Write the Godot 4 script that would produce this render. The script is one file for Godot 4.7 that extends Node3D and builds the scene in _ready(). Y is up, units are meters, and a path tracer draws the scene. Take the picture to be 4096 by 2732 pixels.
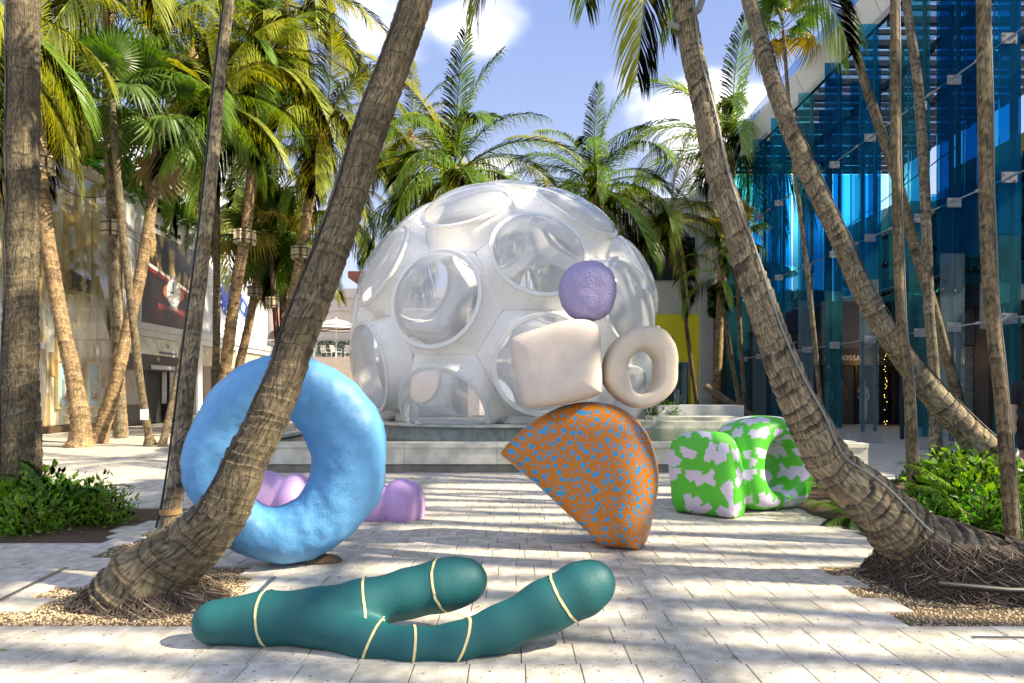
extends Node3D
# A plaza with palms, painted sculptures, a white bubble dome in a pool, shops to the left and a blue glass arcade to the right. Metres; x to the right, z towards the viewer.

const EYE := 1.3
var M := {}
var taken := {}
var fronds := []
var dry_fronds := []
var fan_leaves := []


class MB:   # collects triangles (given counter-clockwise) into one mesh
	var v := PackedVector3Array()
	var n := PackedVector3Array()
	var u := PackedVector2Array()
	var c := PackedColorArray()
	var t := PackedInt32Array()
	var tint := Color(1, 1, 1)

	func add(p: Vector3, nn: Vector3, uv := Vector2.ZERO) -> int:
		v.append(p); n.append(nn); u.append(uv); c.append(tint)
		return v.size() - 1

	func tri(a: int, b: int, d: int) -> void:
		t.append(a); t.append(d); t.append(b)

	func quad(a: Vector3, b: Vector3, d: Vector3, e: Vector3, u0 := Vector2(0, 0), u1 := Vector2(1, 1)) -> void:
		var nn := (b - a).cross(d - a).normalized()
		var i := add(a, nn, Vector2(u0.x, u1.y))
		add(b, nn, Vector2(u1.x, u1.y)); add(d, nn, Vector2(u1.x, u0.y)); add(e, nn, Vector2(u0.x, u0.y))
		tri(i, i + 1, i + 2); tri(i, i + 2, i + 3)

	func box(at: Vector3, size: Vector3, b := Basis.IDENTITY) -> void:
		var h := size * 0.5
		for k in 3:
			for s in [-1.0, 1.0]:
				var w := Vector3.ZERO; w[k] = s * h[k]
				var p := Vector3.ZERO; p[(k + 1) % 3] = h[(k + 1) % 3]
				var q := Vector3.ZERO; q[(k + 2) % 3] = h[(k + 2) % 3] * s
				quad(at + b * (w - p - q), at + b * (w + p - q), at + b * (w + p + q), at + b * (w - p + q))

	func bevel(at: Vector3, size: Vector3, r: float) -> void:   # a block with its top edges chamfered, open below
		var h := size * 0.5
		var y0 := at.y - h.y
		var y1 := at.y + h.y
		var o := [Vector2(-h.x, h.z), Vector2(h.x, h.z), Vector2(h.x, -h.z), Vector2(-h.x, -h.z)]
		for k in 4:
			var a: Vector2 = o[k]
			var b: Vector2 = o[(k + 1) % 4]
			var a2 := a - a.sign() * r
			var b2 := b - b.sign() * r
			quad(Vector3(at.x + a.x, y0, at.z + a.y), Vector3(at.x + b.x, y0, at.z + b.y), Vector3(at.x + b.x, y1 - r, at.z + b.y), Vector3(at.x + a.x, y1 - r, at.z + a.y))
			quad(Vector3(at.x + a.x, y1 - r, at.z + a.y), Vector3(at.x + b.x, y1 - r, at.z + b.y), Vector3(at.x + b2.x, y1, at.z + b2.y), Vector3(at.x + a2.x, y1, at.z + a2.y))
		quad(Vector3(at.x - h.x + r, y1, at.z + h.z - r), Vector3(at.x + h.x - r, y1, at.z + h.z - r), Vector3(at.x + h.x - r, y1, at.z - h.z + r), Vector3(at.x - h.x + r, y1, at.z - h.z + r))

	func grid(pts: Array, wrap_cols: bool, flip := false, uvs := [], cols := [], wrap_rows := false) -> void:   # rows of points, smooth normals
		var rows := pts.size()
		var w: int = pts[0].size()
		var base := v.size()
		for i in rows:
			var up: PackedVector3Array = pts[1 if wrap_rows and i == rows - 1 else mini(i + 1, rows - 1)]
			var dn: PackedVector3Array = pts[rows - 2 if wrap_rows and i == 0 else maxi(i - 1, 0)]
			var row: PackedVector3Array = pts[i]
			for j in w:
				var jn := j + 1
				var jp := j - 1
				if wrap_cols:   # first and last column coincide
					if jn > w - 1: jn = 1
					if jp < 0: jp = w - 2
				else:
					jn = mini(jn, w - 1); jp = maxi(jp, 0)
				var du := row[jn] - row[jp]
				if du.length_squared() < 1e-12:
					var alt: PackedVector3Array = pts[1] if i == 0 else pts[rows - 2]
					du = alt[jn] - alt[jp]
				var nn := du.cross(up[j] - dn[j])
				if nn.length_squared() < 1e-16: nn = Vector3.UP
				nn = nn.normalized()
				if flip: nn = -nn
				if cols.size(): tint = cols[i][j]
				add(row[j], nn, uvs[i][j] if uvs.size() else Vector2(float(j) / (w - 1), float(i) / (rows - 1)))
		for i in rows - 1:
			for j in w - 1:
				var a := base + i * w + j
				if flip:
					tri(a, a + w, a + w + 1); tri(a, a + w + 1, a + 1)
				else:
					tri(a, a + 1, a + w + 1); tri(a, a + w + 1, a + w)

	func tube(path: PackedVector3Array, radii: PackedFloat32Array, sides := 6, capped := true) -> void:
		var rows := []
		var side := Vector3.ZERO
		for i in path.size():
			var d := (path[mini(i + 1, path.size() - 1)] - path[maxi(i - 1, 0)]).normalized()
			if side == Vector3.ZERO:
				side = (d.cross(Vector3.UP) if absf(d.y) < 0.9 else d.cross(Vector3.RIGHT)).normalized()
			side = (side - d * side.dot(d)).normalized()
			var o := d.cross(side)
			var row := PackedVector3Array()
			for j in sides + 1:
				var a := TAU * j / sides
				row.append(path[i] + (side * cos(a) + o * sin(a)) * radii[mini(i, radii.size() - 1)])
			rows.append(row)
		grid(rows, true)
		if capped:
			for e in [0, rows.size() - 1]:
				var nn := (path[0] - path[1]).normalized() if e == 0 else (path[-1] - path[-2]).normalized()
				var k := add(path[e], nn)
				var f := v.size()
				for j in sides + 1: add(rows[e][j], nn)
				for j in sides:
					if e == 0: tri(k, f + j + 1, f + j)
					else: tri(k, f + j, f + j + 1)

	func rod(a: Vector3, b: Vector3, r: float, sides := 6) -> void:
		tube(PackedVector3Array([a, b]), PackedFloat32Array([r, r]), sides)

	func ball(at: Vector3, r: Vector3, rows := 8, sides := 12) -> void:
		var g := []
		for i in rows + 1:
			var a := -PI / 2 + PI * i / rows
			var row := PackedVector3Array()
			for j in sides + 1:
				var b := TAU * j / sides
				row.append(at + Vector3(r.x * cos(a) * cos(b), r.y * sin(a), -r.z * cos(a) * sin(b)))
			g.append(row)
		grid(g, true)

	func disc(at: Vector3, r: float, sides := 48) -> void:
		var k := add(at, Vector3.UP)
		for j in sides + 1: add(at + Vector3(cos(TAU * j / sides), 0, -sin(TAU * j / sides)) * r, Vector3.UP)
		for j in sides: tri(k, k + 1 + j, k + 2 + j)

	func poly(o: PackedVector2Array, to: Callable) -> void:   # a flat filled outline; to() places a point
		var ids := Geometry2D.triangulate_polygon(o)
		for i in range(0, ids.size(), 3):
			var a: Vector3 = to.call(o[ids[i]])
			var b: Vector3 = to.call(o[ids[i + 1]])
			var d: Vector3 = to.call(o[ids[i + 2]])
			var nn := (b - a).cross(d - a).normalized()
			var k := add(a, nn, o[ids[i]]); add(b, nn, o[ids[i + 1]]); add(d, nn, o[ids[i + 2]])
			tri(k, k + 1, k + 2)

	func done() -> ArrayMesh:
		var a := []
		a.resize(Mesh.ARRAY_MAX)
		a[Mesh.ARRAY_VERTEX] = v; a[Mesh.ARRAY_NORMAL] = n; a[Mesh.ARRAY_TEX_UV] = u; a[Mesh.ARRAY_COLOR] = c; a[Mesh.ARRAY_INDEX] = t
		var m := ArrayMesh.new()
		m.add_surface_from_arrays(Mesh.PRIMITIVE_TRIANGLES, a)
		return m


class Blob:   # a smooth union of tapered capsules and ellipsoids, meshed as surface nets
	var lo: Vector3
	var cell: float
	var nx: int
	var ny: int
	var nz: int
	var k: float
	var f := PackedFloat32Array()

	func _init(a: Vector3, b: Vector3, size: float, soft: float) -> void:
		lo = a; cell = size; k = soft
		nx = int((b.x - a.x) / size) + 2; ny = int((b.y - a.y) / size) + 2; nz = int((b.z - a.z) / size) + 2
		f.resize(nx * ny * nz)

	func span(a: Vector3, b: Vector3) -> Array:
		var p := ((a - lo) / cell).floor()
		var q := ((b - lo) / cell).ceil()
		return [maxi(0, int(p.x)), mini(nx - 1, int(q.x)), maxi(0, int(p.y)), mini(ny - 1, int(q.y)), maxi(0, int(p.z)), mini(nz - 1, int(q.z))]

	func limb(a: Vector3, b: Vector3, ra: float, rb: float) -> void:
		var e := Vector3.ONE * (maxf(ra, rb) + 5.0 * k)
		var s := span(a.min(b) - e, a.max(b) + e)
		var ab := b - a
		var l2 := maxf(ab.length_squared(), 1e-9)
		for z in range(s[4], s[5] + 1):
			for y in range(s[2], s[3] + 1):
				var i: int = (z * ny + y) * nx + s[0]
				for x in range(s[0], s[1] + 1):
					var p := lo + Vector3(x, y, z) * cell
					var h := clampf((p - a).dot(ab) / l2, 0.0, 1.0)
					f[i] += exp(-((p - a - ab * h).length() - lerpf(ra, rb, h)) / k)
					i += 1

	func egg(at: Vector3, r: Vector3, turn := Basis.IDENTITY) -> void:
		var m: float = maxf(r.x, maxf(r.y, r.z)) + 5.0 * k
		var s := span(at - Vector3.ONE * m, at + Vector3.ONE * m)
		var inv := turn.transposed()
		for z in range(s[4], s[5] + 1):
			for y in range(s[2], s[3] + 1):
				var i: int = (z * ny + y) * nx + s[0]
				for x in range(s[0], s[1] + 1):
					var p := inv * (lo + Vector3(x, y, z) * cell - at)
					var g := (p / r).length()
					var gg := (p / (r * r)).length()
					f[i] += exp(-(g * (g - 1.0) / maxf(gg, 1e-6)) / k)
					i += 1

	func chain(p: Array, r: Array) -> void:
		for i in p.size() - 1: limb(p[i], p[i + 1], r[i], r[i + 1])

	func value(i: int) -> float:
		return -k * log(maxf(f[i], 1e-9))

	func sample(p: Vector3) -> float:
		var q := (p - lo) / cell
		var x := clampi(int(q.x), 0, nx - 2)
		var y := clampi(int(q.y), 0, ny - 2)
		var z := clampi(int(q.z), 0, nz - 2)
		var w := q - Vector3(x, y, z)
		var i := (z * ny + y) * nx + x
		var a := lerpf(lerpf(value(i), value(i + 1), w.x), lerpf(value(i + nx), value(i + nx + 1), w.x), w.y)
		i += nx * ny
		var b := lerpf(lerpf(value(i), value(i + 1), w.x), lerpf(value(i + nx), value(i + nx + 1), w.x), w.y)
		return lerpf(a, b, w.z)

	func normal(p: Vector3) -> Vector3:
		var e := cell
		return Vector3(sample(p + Vector3(e, 0, 0)) - sample(p - Vector3(e, 0, 0)), sample(p + Vector3(0, e, 0)) - sample(p - Vector3(0, e, 0)), sample(p + Vector3(0, 0, e)) - sample(p - Vector3(0, 0, e))).normalized()

	func add_to(m: MB, floor_y := -1e9) -> void:
		var val := PackedFloat32Array()
		val.resize(f.size())
		for i in f.size(): val[i] = value(i)
		var at := {}
		var step := [1, nx, nx * ny]
		for z in nz - 1:
			for y in ny - 1:
				var i0 := (z * ny + y) * nx
				for x in nx - 1:
					var i := i0 + x
					var inside := 0
					for q in 8:
						if val[i + (q & 1) + (q >> 1 & 1) * nx + (q >> 2) * nx * ny] < 0.0: inside += 1
					if inside == 0 or inside == 8: continue
					var sum := Vector3.ZERO
					var count := 0
					for q in 8:
						for ax in 3:
							if q >> ax & 1: continue
							var r: int = q | (1 << ax)
							var va := val[i + (q & 1) + (q >> 1 & 1) * nx + (q >> 2) * nx * ny]
							var vb := val[i + (r & 1) + (r >> 1 & 1) * nx + (r >> 2) * nx * ny]
							if (va < 0.0) == (vb < 0.0): continue
							var pa := Vector3(q & 1, q >> 1 & 1, q >> 2)
							pa[ax] += va / (va - vb)
							sum += pa; count += 1
					var p := lo + (Vector3(x, y, z) + sum / count) * cell
					var nn := normal(p)
					p -= nn * sample(p)
					if p.y < floor_y: p.y = floor_y
					at[i] = m.add(p, nn, Vector2(p.x, p.y))
		for i in at:
			var x: int = i % nx
			var y: int = i / nx % ny
			var z: int = i / (nx * ny)
			for ax in 3:
				if val[i] < 0.0 == (val[i + step[ax]] < 0.0): continue
				var b: int = step[(ax + 1) % 3]
				var d: int = step[(ax + 2) % 3]
				if [y, z, x][ax] == 0 or [z, x, y][ax] == 0: continue
				if not (at.has(i - b) and at.has(i - d) and at.has(i - b - d)): continue
				if val[i] < 0.0:
					m.tri(at[i - b - d], at[i - d], at[i]); m.tri(at[i - b - d], at[i], at[i - b])
				else:
					m.tri(at[i - b - d], at[i], at[i - d]); m.tri(at[i - b - d], at[i - b], at[i])


func numbered(called: String) -> String:
	var k: int = taken.get(called, 0)
	taken[called] = k + 1
	return called if k == 0 else "%s_%03d" % [called, k]


func tag(o: Node, label: String, category: String, group := "") -> void:
	if label: o.set_meta("label", label)
	if category: o.set_meta("category", category)
	if group: o.set_meta("group", group)


func thing(called: String, label: String, category: String, at := Vector3.ZERO, turn := 0.0, group := "") -> Node3D:
	var o := Node3D.new()
	o.name = numbered(called)
	add_child(o)
	o.position = at
	o.rotation.y = turn
	tag(o, label, category, group)
	return o


func part(parent: Node, called: String, mesh: Mesh, m: Material, at := Vector3.ZERO, turn := Basis.IDENTITY) -> MeshInstance3D:
	var o := MeshInstance3D.new()
	o.name = called
	o.mesh = mesh
	o.material_override = m
	o.transform = Transform3D(turn, at)
	parent.add_child(o, true)
	return o


func solo(called: String, mesh: Mesh, m: Material, label: String, category: String, at := Vector3.ZERO, turn := Basis.IDENTITY, group := "") -> MeshInstance3D:
	var o := part(self, numbered(called), mesh, m, at, turn)
	tag(o, label, category, group)
	return o


func struct(called: String, mesh: Mesh, m: Material, parent: Node = self) -> MeshInstance3D:
	var o := part(parent, numbered(called) if parent == self else called, mesh, m)
	o.set_meta("kind", "structure")
	return o


func boxm(size: Vector3) -> ArrayMesh:
	var b := MB.new()
	b.box(Vector3.ZERO, size)
	return b.done()


func pbox(parent: Node, called: String, m: Material, a: Vector3, b: Vector3) -> MeshInstance3D:   # a block between two corners
	return part(parent, called, boxm((b - a).abs()), m, (a + b) * 0.5)


func words(parent: Node, called: String, s: String, h: float, depth: float, m: Material, at: Vector3, turn := Basis.IDENTITY, font := "Droid Sans", weight := 400, squeeze := 1.0) -> MeshInstance3D:
	var f := SystemFont.new()
	f.font_names = PackedStringArray([font])
	f.font_weight = weight
	var t := TextMesh.new()
	t.font = f
	t.text = s
	t.font_size = 64
	t.pixel_size = h / 46.0
	t.depth = depth
	t.curve_step = 2.0
	return part(parent, called, t, m, at, turn * Basis.from_scale(Vector3(squeeze, 1, 1)))


func curve(pts: PackedVector3Array, n: int) -> PackedVector3Array:   # Catmull-Rom, evenly stepped
	var out := PackedVector3Array()
	var k := pts.size() - 1
	for i in n + 1:
		var t := float(i) / n * k
		var j := mini(int(t), k - 1)
		out.append(pts[j].cubic_interpolate(pts[j + 1], pts[maxi(j - 1, 0)], pts[mini(j + 2, k)], t - j))
	return out


func closed(pts: Array, n: int) -> PackedVector2Array:   # a smooth closed outline through the points, n samples
	var out := PackedVector2Array()
	var k := pts.size()
	for i in n:
		var t := float(i) / n * k
		var j := int(t)
		var a: Vector2 = pts[j % k]
		out.append(a.cubic_interpolate(pts[(j + 1) % k], pts[(j + k - 1) % k], pts[(j + 2) % k], t - j))
	return out


func turn_y(deg: float) -> Basis:
	return Basis(Vector3.UP, deg_to_rad(deg))


func facing_x() -> Basis:   # text and panels that face +x
	return Basis(Vector3.UP, PI / 2)


func lin(r: float, g: float, b: float, a := 1.0) -> Color:
	var c := Color(r, g, b).linear_to_srgb()
	c.a = a
	return c


func mat(called: String, c: Color, rough := 0.8, metal := 0.0) -> StandardMaterial3D:
	var m := StandardMaterial3D.new()
	m.resource_name = called
	m.albedo_color = c
	m.roughness = rough
	m.metallic = metal
	m.vertex_color_use_as_albedo = true
	m.cull_mode = BaseMaterial3D.CULL_DISABLED
	M[called] = m
	return m


func noise(freq: float, kind := FastNoiseLite.TYPE_SIMPLEX_SMOOTH, seed_ := 1, oct := 4) -> FastNoiseLite:
	var f := FastNoiseLite.new()
	f.noise_type = kind
	f.frequency = freq
	f.seed = seed_
	f.fractal_octaves = oct
	return f


func tri_tex(m: StandardMaterial3D, tex: Texture2D, scale: float, world := true) -> void:
	m.albedo_texture = tex
	m.uv1_triplanar = true
	m.uv1_world_triplanar = world
	m.uv1_scale = Vector3.ONE * scale


func relief(m: StandardMaterial3D, tex: Texture2D, cm: float) -> void:
	m.heightmap_enabled = true
	m.heightmap_texture = tex
	m.heightmap_scale = cm


func tone_image(f: FastNoiseLite, size: int, a: Color, b: Color, sharp := 1.0) -> Image:   # seamless noise between two sRGB colours
	var src := f.get_seamless_image(size, size)
	var bytes := src.get_data()
	var out := PackedByteArray()
	out.resize(size * size * 3)
	for i in size * size:
		var t := bytes[i] / 255.0
		t = clampf((t - 0.5) * sharp + 0.5, 0, 1)
		out[i * 3] = int(255.0 * lerpf(a.r, b.r, t)); out[i * 3 + 1] = int(255.0 * lerpf(a.g, b.g, t)); out[i * 3 + 2] = int(255.0 * lerpf(a.b, b.b, t))
	return Image.create_from_data(size, size, false, Image.FORMAT_RGB8, out)


func _ready() -> void:
	var cam := Camera3D.new()
	cam.name = "camera"
	cam.projection = Camera3D.PROJECTION_FRUSTUM
	cam.near = 0.1
	cam.far = 600.0
	cam.size = 0.1 * 1568.0 / 1567.0
	cam.frustum_offset = Vector2(0, 0.1 * 120.0 / 1567.0)
	cam.position = Vector3(0, EYE, 0)
	add_child(cam)
	cam.current = true
	var env := Environment.new()
	env.background_mode = Environment.BG_SKY
	env.tonemap_mode = Environment.TONE_MAPPER_LINEAR
	env.tonemap_exposure = 2.8
	env.sdfgi_enabled = true
	env.ssao_enabled = true
	env.ssil_enabled = true
	env.sky = Sky.new()
	var pano := PanoramaSkyMaterial.new()
	pano.panorama = ImageTexture.create_from_image(sky_image())
	env.sky.sky_material = pano
	var we := WorldEnvironment.new()
	we.name = "world"
	we.environment = env
	add_child(we)
	var sun := DirectionalLight3D.new()
	sun.name = "sun"
	sun.light_energy = 1.35
	sun.light_color = Color(1.0, 0.94, 0.83)
	sun.light_angular_distance = 0.8
	sun.shadow_enabled = true
	sun.basis = Basis.looking_at(Vector3(-0.755, -0.635, -0.16))
	add_child(sun)
	materials()
	ground()
	pool()
	dome()
	left_shops()
	far_terrace()
	back_shop()
	arcade()
	sculptures()
	palms()
	planting()
	small_things()


func sky_image() -> Image:
	var w := 1024
	var h := 512
	var data := PackedFloat32Array()
	data.resize(w * h * 3)
	var f := noise(2.2, FastNoiseLite.TYPE_SIMPLEX_SMOOTH, 4, 6)
	var g := noise(5.0, FastNoiseLite.TYPE_SIMPLEX_SMOOTH, 9, 4)
	var banks := [[14.0, 20.0, 8.0, 0.95], [20.0, 17.0, 10.0, 0.95], [-3.0, 29.0, 6.0, 0.4], [-11.0, 28.0, 6.0, 0.38], [-1.0, 18.0, 3.5, 0.65], [-25.0, 13.0, 13.0, 0.75], [3.0, 9.0, 8.0, 0.5], [70.0, 34.0, 20.0, 0.85], [-95.0, 38.0, 24.0, 0.9], [160.0, 28.0, 24.0, 0.9], [-150.0, 50.0, 20.0, 0.8], [115.0, 18.0, 22.0, 0.85], [-60.0, 20.0, 18.0, 0.8], [40.0, 62.0, 16.0, 0.7], [-120.0, 70.0, 18.0, 0.7], [180.0, 60.0, 20.0, 0.8], [50.0, 18.0, 16.0, 0.7]]  # cloud banks; those out of view are added to fill the shade
	for y in h:
		var el := PI / 2 - (y + 0.5) / h * PI
		for x in w:
			var az := wrapf((x + 0.5) / w * TAU, -PI, PI)   # column 0 looks along -z
			var d := Vector3(sin(az) * cos(el), sin(el), -cos(az) * cos(el))
			var up := maxf(d.y, 0.0)
			var k := pow(1.0 - up, 3.0)
			var c := Vector3(0.09, 0.14, 0.3).lerp(Vector3(0.4, 0.44, 0.5), k)
			if d.y > -0.02:
				var q := Vector3(d.x, d.y * 1.8, d.z)
				var n := f.get_noise_3dv(q * 1.3) * 0.7 + g.get_noise_3dv(q * 1.6) * 0.3
				var cover := 0.0
				for b in banks:
					var da := wrapf(rad_to_deg(az) - b[0], -180, 180) * cos(el)
					var de = rad_to_deg(el) - b[1]
					cover = maxf(cover, b[3] * exp(-(da * da + de * de * 2.2) / (b[2] * b[2])))
				var t := smoothstep(0.26, 0.74, cover * (0.8 + n * 1.5) + n * 0.12)
				c = c.lerp(Vector3(1.2, 1.17, 1.13) * (0.9 + 0.3 * n), t * 0.94)
			var i := (y * w + x) * 3
			data[i] = c.x; data[i + 1] = c.y; data[i + 2] = c.z
	return Image.create_from_data(w, h, false, Image.FORMAT_RGBF, data.to_byte_array())


func pane(called: String, c: Color, a: float, rough := 0.02) -> StandardMaterial3D:
	var m := mat(called, Color(c.r, c.g, c.b, a), rough)
	m.transparency = BaseMaterial3D.TRANSPARENCY_ALPHA
	m.vertex_color_use_as_albedo = false
	return m


func leafy(called: String, c: Color, back: Color, rough := 0.5) -> StandardMaterial3D:
	var m := mat(called, c, rough)
	m.backlight_enabled = true
	m.backlight = back
	return m


func materials() -> void:
	var rng := RandomNumberGenerator.new()
	rng.seed = 5
	# relief textures
	var rough_img := noise(0.035, FastNoiseLite.TYPE_SIMPLEX_SMOOTH, 3, 5).get_seamless_image(512, 512)
	var rough_tex := ImageTexture.create_from_image(rough_img)
	var fine := noise(0.12, FastNoiseLite.TYPE_SIMPLEX_SMOOTH, 8, 3).get_seamless_image(512, 512)
	var fine_tex := ImageTexture.create_from_image(fine)
	var soft_tone := ImageTexture.create_from_image(tone_image(noise(0.012, FastNoiseLite.TYPE_SIMPLEX_SMOOTH, 5, 5), 512, Color(0.93, 0.93, 0.925), Color(1, 1, 1)))
	# stone slabs with dark and pale chips
	var slab := tone_image(noise(0.01, FastNoiseLite.TYPE_SIMPLEX_SMOOTH, 11, 5), 1024, Color(0.82, 0.81, 0.79), Color(0.98, 0.975, 0.965), 1.7)
	for k in 1500:
		var p := Vector2i(rng.randi() % 1024, rng.randi() % 1024)
		var dark := rng.randf() < 0.62
		var c := Color(0.4, 0.37, 0.33).lerp(Color(0.7, 0.67, 0.62), rng.randf()) if dark else Color(1, 1, 1)
		var r := rng.randi_range(2, 4) if rng.randf() < 0.75 else rng.randi_range(4, 8)
		slab.fill_rect(Rect2i(p, Vector2i(r, r - rng.randi_range(0, 1))), c)
		slab.fill_rect(Rect2i(p + Vector2i(1, r - 1), Vector2i(maxi(r - 2, 1), 2)), c)
	var slab_tex := ImageTexture.create_from_image(slab)
	for k in 4:
		var t: float = [1.0, 0.94, 0.88, 0.97][k]
		var m := mat("slab_%d" % k, lin(0.7 * t, 0.66 * t, [0.6, 0.59, 0.57, 0.57][k] * t), 0.72)
		tri_tex(m, slab_tex, 0.62)
		relief(m, fine_tex, 0.12)
	tri_tex(mat("joint", lin(0.2, 0.175, 0.14), 0.95), soft_tone, 1.0)
	tri_tex(mat("far_ground", lin(0.5, 0.48, 0.44), 0.9), soft_tone, 0.2)
	var marble := ImageTexture.create_from_image(tone_image(noise(0.008, FastNoiseLite.TYPE_SIMPLEX_SMOOTH, 21, 6), 512, Color(0.84, 0.85, 0.82), Color(1, 1, 0.98), 1.8))
	tri_tex(mat("marble", lin(0.8, 0.77, 0.68), 0.45), marble, 0.5)
	tri_tex(mat("marble_wet", lin(0.42, 0.45, 0.41), 0.25), marble, 0.9)
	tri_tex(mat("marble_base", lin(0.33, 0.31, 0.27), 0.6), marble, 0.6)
	tri_tex(mat("marble_grey", lin(0.5, 0.53, 0.54), 0.3), marble, 0.35)
	var w := mat("water", lin(0.03, 0.1, 0.09), 0.04)
	tri_tex(w, soft_tone, 0.3)
	var ripple := ImageTexture.create_from_image(noise(0.02, FastNoiseLite.TYPE_SIMPLEX_SMOOTH, 13, 3).get_seamless_image(512, 512))
	relief(w, ripple, 1.2)
	w.uv1_scale = Vector3(0.5, 0.5, 0.9)
	# dome
	mat("shell", lin(0.92, 0.9, 0.86), 0.5)
	mat("shell_rim", lin(0.82, 0.81, 0.78), 0.3)
	mat("bolt", lin(0.62, 0.62, 0.6), 0.35, 0.3)
	pane("bubble", lin(0.8, 0.83, 0.87), 0.37, 0.03)
	# sculptures
	for row in [["blue", 0.115, 0.35, 0.67, 0.5, 0.24], ["teal", 0.006, 0.105, 0.112, 0.6, 0.12], ["cream", 0.7, 0.61, 0.53, 0.65, 0.1], ["beige", 0.66, 0.58, 0.47, 0.65, 0.1], ["violet", 0.36, 0.32, 0.56, 0.65, 0.9], ["pink", 0.56, 0.36, 0.68, 0.5, 0.2], ["cream_line", 0.75, 0.66, 0.32, 0.55, 0.1]]:
		var m := mat(row[0], lin(row[1], row[2], row[3]), row[4])
		tri_tex(m, soft_tone, 0.9, false)
		relief(m, rough_tex if row[0] in ["blue", "violet"] else fine_tex, row[5])
		if row[0] in ["blue", "violet"]: m.uv1_scale = Vector3.ONE * 2.2
	var dots := Image.create(1024, 1024, false, Image.FORMAT_RGB8)
	dots.fill(lin(0.5, 0.165, 0.012))
	var spots := []
	for k in 2400:
		var o := Vector2(rng.randf() * 1024, rng.randf() * 1024)
		var r := rng.randf_range(7, 10) if rng.randf() < 0.45 else rng.randf_range(14, 20)
		var free := rng.randf() < 0.03
		if not free:
			free = true
			for q in spots:
				var d := Vector2(wrapf(q.x - o.x, -512, 512), wrapf(q.y - o.y, -512, 512))
				if d.length() < r + q.z + 12.0:
					free = false
					break
		if not free: continue
		spots.append(Vector3(o.x, o.y, r))
		disc_on(dots, o, r, lin(0.03, 0.27, 0.52), lin(0.3, 0.33, 0.4))
	var om := mat("orange", Color.WHITE, 0.42)
	om.albedo_texture = ImageTexture.create_from_image(dots)
	om.uv1_scale = Vector3.ONE * 0.8
	relief(om, fine_tex, 0.25)
	var patch := Image.create(1024, 1024, false, Image.FORMAT_RGB8)
	patch.fill(lin(0.085, 0.5, 0.03))
	var ragged := noise(0.09, FastNoiseLite.TYPE_SIMPLEX, 31, 3)
	for k in 30:
		var o := Vector2((k % 6 + 0.5 + rng.randf_range(-0.25, 0.25)) * 170.0, (k / 6 + 0.5 + rng.randf_range(-0.25, 0.25)) * 204.0)
		for j in rng.randi_range(2, 3):
			stroke_on(patch, o + Vector2(rng.randf_range(-50, 50), rng.randf_range(-50, 50)) * mini(j, 1), Vector2(rng.randf_range(52, 78), rng.randf_range(25, 40)), rng.randf() * PI, lin(0.62, 0.56, 0.71), ragged)
	var gm := mat("green_patches", Color.WHITE, 0.5)
	gm.albedo_texture = ImageTexture.create_from_image(patch)
	gm.uv1_scale = Vector3.ONE * 0.78
	relief(gm, fine_tex, 0.15)
	M.green_ring = gm.duplicate()
	M.green_ring.uv1_triplanar = true
	M.green_ring.uv1_triplanar_sharpness = 16.0
	M.green_ring.uv1_scale = Vector3.ONE * 0.8
	# bark
	var bark := bark_image()
	var bark_tex := ImageTexture.create_from_image(bark)
	for row in [["bark_near", 0.4, 0.35, 0.265, 0.8], ["bark_shade", 0.27, 0.235, 0.17, 0.8], ["bark_tan", 0.56, 0.42, 0.26, 0.9], ["bark_grey", 0.36, 0.32, 0.25, 0.7], ["bark_slim", 0.3, 0.25, 0.165, 0.5], ["bark_dark", 0.2, 0.16, 0.11, 0.8]]:  # bark_shade: darker copy of bark_near with shade put into the colour
		var m := mat(row[0], lin(row[1], row[2], row[3]), 0.88)
		m.albedo_texture = bark_tex
		relief(m, bark_tex, row[4])
	tri_tex(mat("root", lin(0.085, 0.062, 0.045), 0.9), soft_tone, 4.0)
	mat("root_pale", lin(0.26, 0.21, 0.15), 0.9)
	mat("husk", lin(0.3, 0.19, 0.085), 0.9)
	mat("cable", lin(0.012, 0.012, 0.013), 0.5)
	mat("cable_grey", lin(0.2, 0.21, 0.2), 0.5)
	# leaves
	leafy("frond", lin(0.22, 0.38, 0.05), Color(1.0, 0.95, 0.25), 0.36)
	leafy("frond_deep", lin(0.12, 0.24, 0.045), Color(0.75, 0.85, 0.2), 0.38)
	leafy("frond_gold", lin(0.42, 0.48, 0.06), Color(1.0, 0.92, 0.25), 0.42)
	leafy("frond_dry", lin(0.5, 0.41, 0.22), Color(0.7, 0.55, 0.25), 0.6)
	leafy("fan", lin(0.115, 0.2, 0.03), Color(0.85, 0.95, 0.22), 0.4)
	leafy("fan_gold", lin(0.36, 0.34, 0.05), Color(1.0, 0.85, 0.2), 0.45)
	leafy("shrub", lin(0.11, 0.27, 0.04), Color(0.85, 1.0, 0.25), 0.4)
	leafy("shrub_bright", lin(0.2, 0.4, 0.045), Color(1.0, 1.0, 0.25), 0.4)
	# ground bits
	tri_tex(mat("gravel", lin(0.36, 0.29, 0.19), 0.9), ImageTexture.create_from_image(tone_image(noise(0.16, FastNoiseLite.TYPE_CELLULAR, 17, 2), 512, Color(0.4, 0.36, 0.3), Color(1, 0.96, 0.9), 1.6)), 2.2)
	relief(M.gravel, fine_tex, 1.0)
	mat("pebble", lin(0.52, 0.43, 0.29), 0.75)
	tri_tex(mat("soil", lin(0.17, 0.105, 0.065), 0.95), soft_tone, 3.0)
	relief(M.soil, rough_tex, 3.0)
	# building stuff
	tri_tex(mat("white_wall", lin(0.72, 0.71, 0.68), 0.7), soft_tone, 0.25)
	tri_tex(mat("white_side", lin(0.64, 0.65, 0.64), 0.6), soft_tone, 0.25)
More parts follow.
